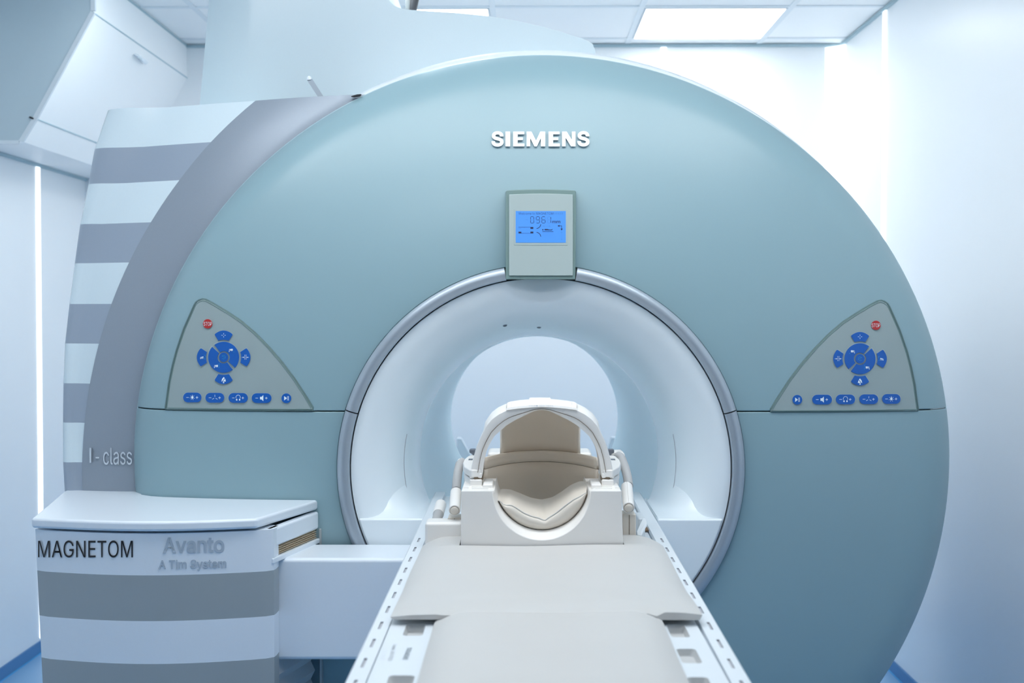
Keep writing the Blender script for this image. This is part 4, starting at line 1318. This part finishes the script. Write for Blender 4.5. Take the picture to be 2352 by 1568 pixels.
cu = m.grid(rowsP).build('head_cushion', 'cushion', angle=60, subsurf=1)
tag(cu, 'cream vinyl cushion with a V-shaped front lying in the head coil', 'cushion')
cu.data.update()
pm = MB().tube([P(x, y, CD + 0.0275) for x, y in dense(TCV, 60)], 0.0009, 6)
pm.build('piping', 'pocket', cu)

# white block beside the coil, on the viewer's far rail side
blk = thing('connector_block', 'white rounded box beside the head coil at the cabinet side of the table', 'block', P(1015, 1235, 2.64))
a, b = P(976, 1240, 2.60), P(1060, 1200, 2.60)
MB().box(a.x, b.x + 0.002, 2.60 - 3.1, 2.60 - 3.1 + 0.06, ZR + 0.0005, P(1000, 1199.5, 2.60).z).build('block_body', 'coil', blk, bevel=0.007, seg=4)

# cable sleeves with round connectors on both sides of the coil
def lead(name, label, path, cyl, r=0.0098, rc=0.0120, holder=None, elbow=None):
    t = thing(name, label, 'cable', P(*cyl[1]))
    MB().tube([P(*p) for p in dense(path, 14)], r, 16).build('sleeve', 'cable', t)
    a, b = P(*cyl[0]), P(*cyl[1])
    ax = (b - a).normalized()
    m = MB().tube([a, b], rc, 24)
    con = m.build('connector', 'coil', t, bevel=0.001, angle=40)
    MB().tube([b - ax * 0.0005, b + ax * 0.0012], rc * 0.80, 24, mi=1).dome(b + ax * 0.0012, ax, rc * 0.76, 0.004, 20).build('end_cap', ['cushion', 'seam'], con)
    MB().tube([a.lerp(b, 0.03) + Vector((0, -0.0005, rc * 0.995)), b + Vector((0, -0.0005, rc * 0.995))], 0.0005, 5).build('connector_seam', 'seam', con)
    if holder:
        p0, p1, d = holder
        q0, q1 = P(p0[0], p0[1], d), P(p1[0], p1[1], d)
        h = MB().box(q0.x, q1.x, q0.y, q0.y + 0.05, ZR + 0.001, q0.z).build('holder', 'cushion', t, bevel=0.003)
        MB().box((q0.x + q1.x) / 2 - 0.0006, (q0.x + q1.x) / 2 + 0.0006, q0.y - 0.0006, q0.y + 0.002, ZR + 0.002, q0.z - 0.002).build('holder_seam', 'seam', h)
    if elbow:
        MB().prism([P(x, y, elbow[1]) for x, y in elbow[0]], (0, 0.05, 0)).build('elbow', 'coil', t, bevel=0.004)
    return t
lead('coil_lead', 'grey coil lead with round white plug at the bare wall side of the head coil', [(1420, 1046, 2.87), (1428, 1054, 2.85), (1435, 1072, 2.80), (1441, 1094, 2.75), (1444, 1116, 2.70)], [(1439.5, 1117.5, 2.70), (1444, 1166, 2.60)], holder=((1430, 1180), (1461, 1232), 2.615), elbow=([(1404, 1038), (1428, 1037.5), (1435, 1042), (1437, 1056), (1432, 1054), (1427, 1048), (1404, 1046)], 2.87))
lead('coil_lead', 'grey coil lead with round white plug at the cabinet side of the head coil', [(1064, 1060, 2.82), (1056, 1066, 2.81), (1052, 1084, 2.78), (1049.5, 1104, 2.74), (1048, 1126, 2.70)], [(1047.5, 1130, 2.70), (1044, 1172, 2.62)], holder=((1028, 1188), (1060, 1200), 2.64), elbow=([(1046, 1070), (1047, 1063), (1052, 1058.5), (1064, 1057), (1064, 1066), (1054, 1070)], 2.83))
pl = thing('cable_plug', 'short grey plug with a white collar standing beyond the white connector box', 'plug', P(1005, 1200, 2.70))
MB().tube([P(1000, 1206, 2.69), P(1008, 1176, 2.76)], 0.0105, 20).build('plug_body', 'cable', pl, bevel=0.001)
MB().tube([P(1006.5, 1181, 2.75), P(1012.5, 1158, 2.81)], 0.0122, 20).build('plug_collar', 'coil', pl, bevel=0.001)
# white hinged cover and socket on the table at the bare wall side
hv = thing('socket_flap', 'small white tilted flap over a socket at the bare wall side of the table', 'flap', P(1470, 1232, 2.62))
MB().prism([P(1463, 1229, 2.63), P(1474, 1231, 2.62), P(1487, 1207, 2.68), P(1485, 1199, 2.70), P(1478, 1196, 2.70)], (0, 0.012, 0.006)).build('flap', 'rail', hv, bevel=0.003)
MB().prism([at_z(1480, 1220, ZR - 0.010), at_z(1492, 1220.5, ZR - 0.010), at_z(1489, 1213, ZR - 0.010), at_z(1482, 1213, ZR - 0.010)], (0, 0, 0.003)).build('socket', 'brown', hv)
MB().box(P(1463, 1195, 2.80).x, P(1478, 1195, 2.80).x, -0.34, -0.25, ZR - 0.012, P(1470, 1187, 2.78).z).build('socket_box', 'rail', hv, bevel=0.003)

# white flared guides at the far end of the bore
for s in (-1, 1):
    pxs = [(1048, 1062), (1048, 1006), (1058, 1006), (1090, 1062)] if s < 0 else [(1419, 1060), (1417, 1004), (1405, 1004), (1385, 1060)]
    MB().prism([P(x, y, 4.72) for x, y in pxs], (0, 0.05, 0)).build('rear_guide', 'white', scanner, bevel=0.006)
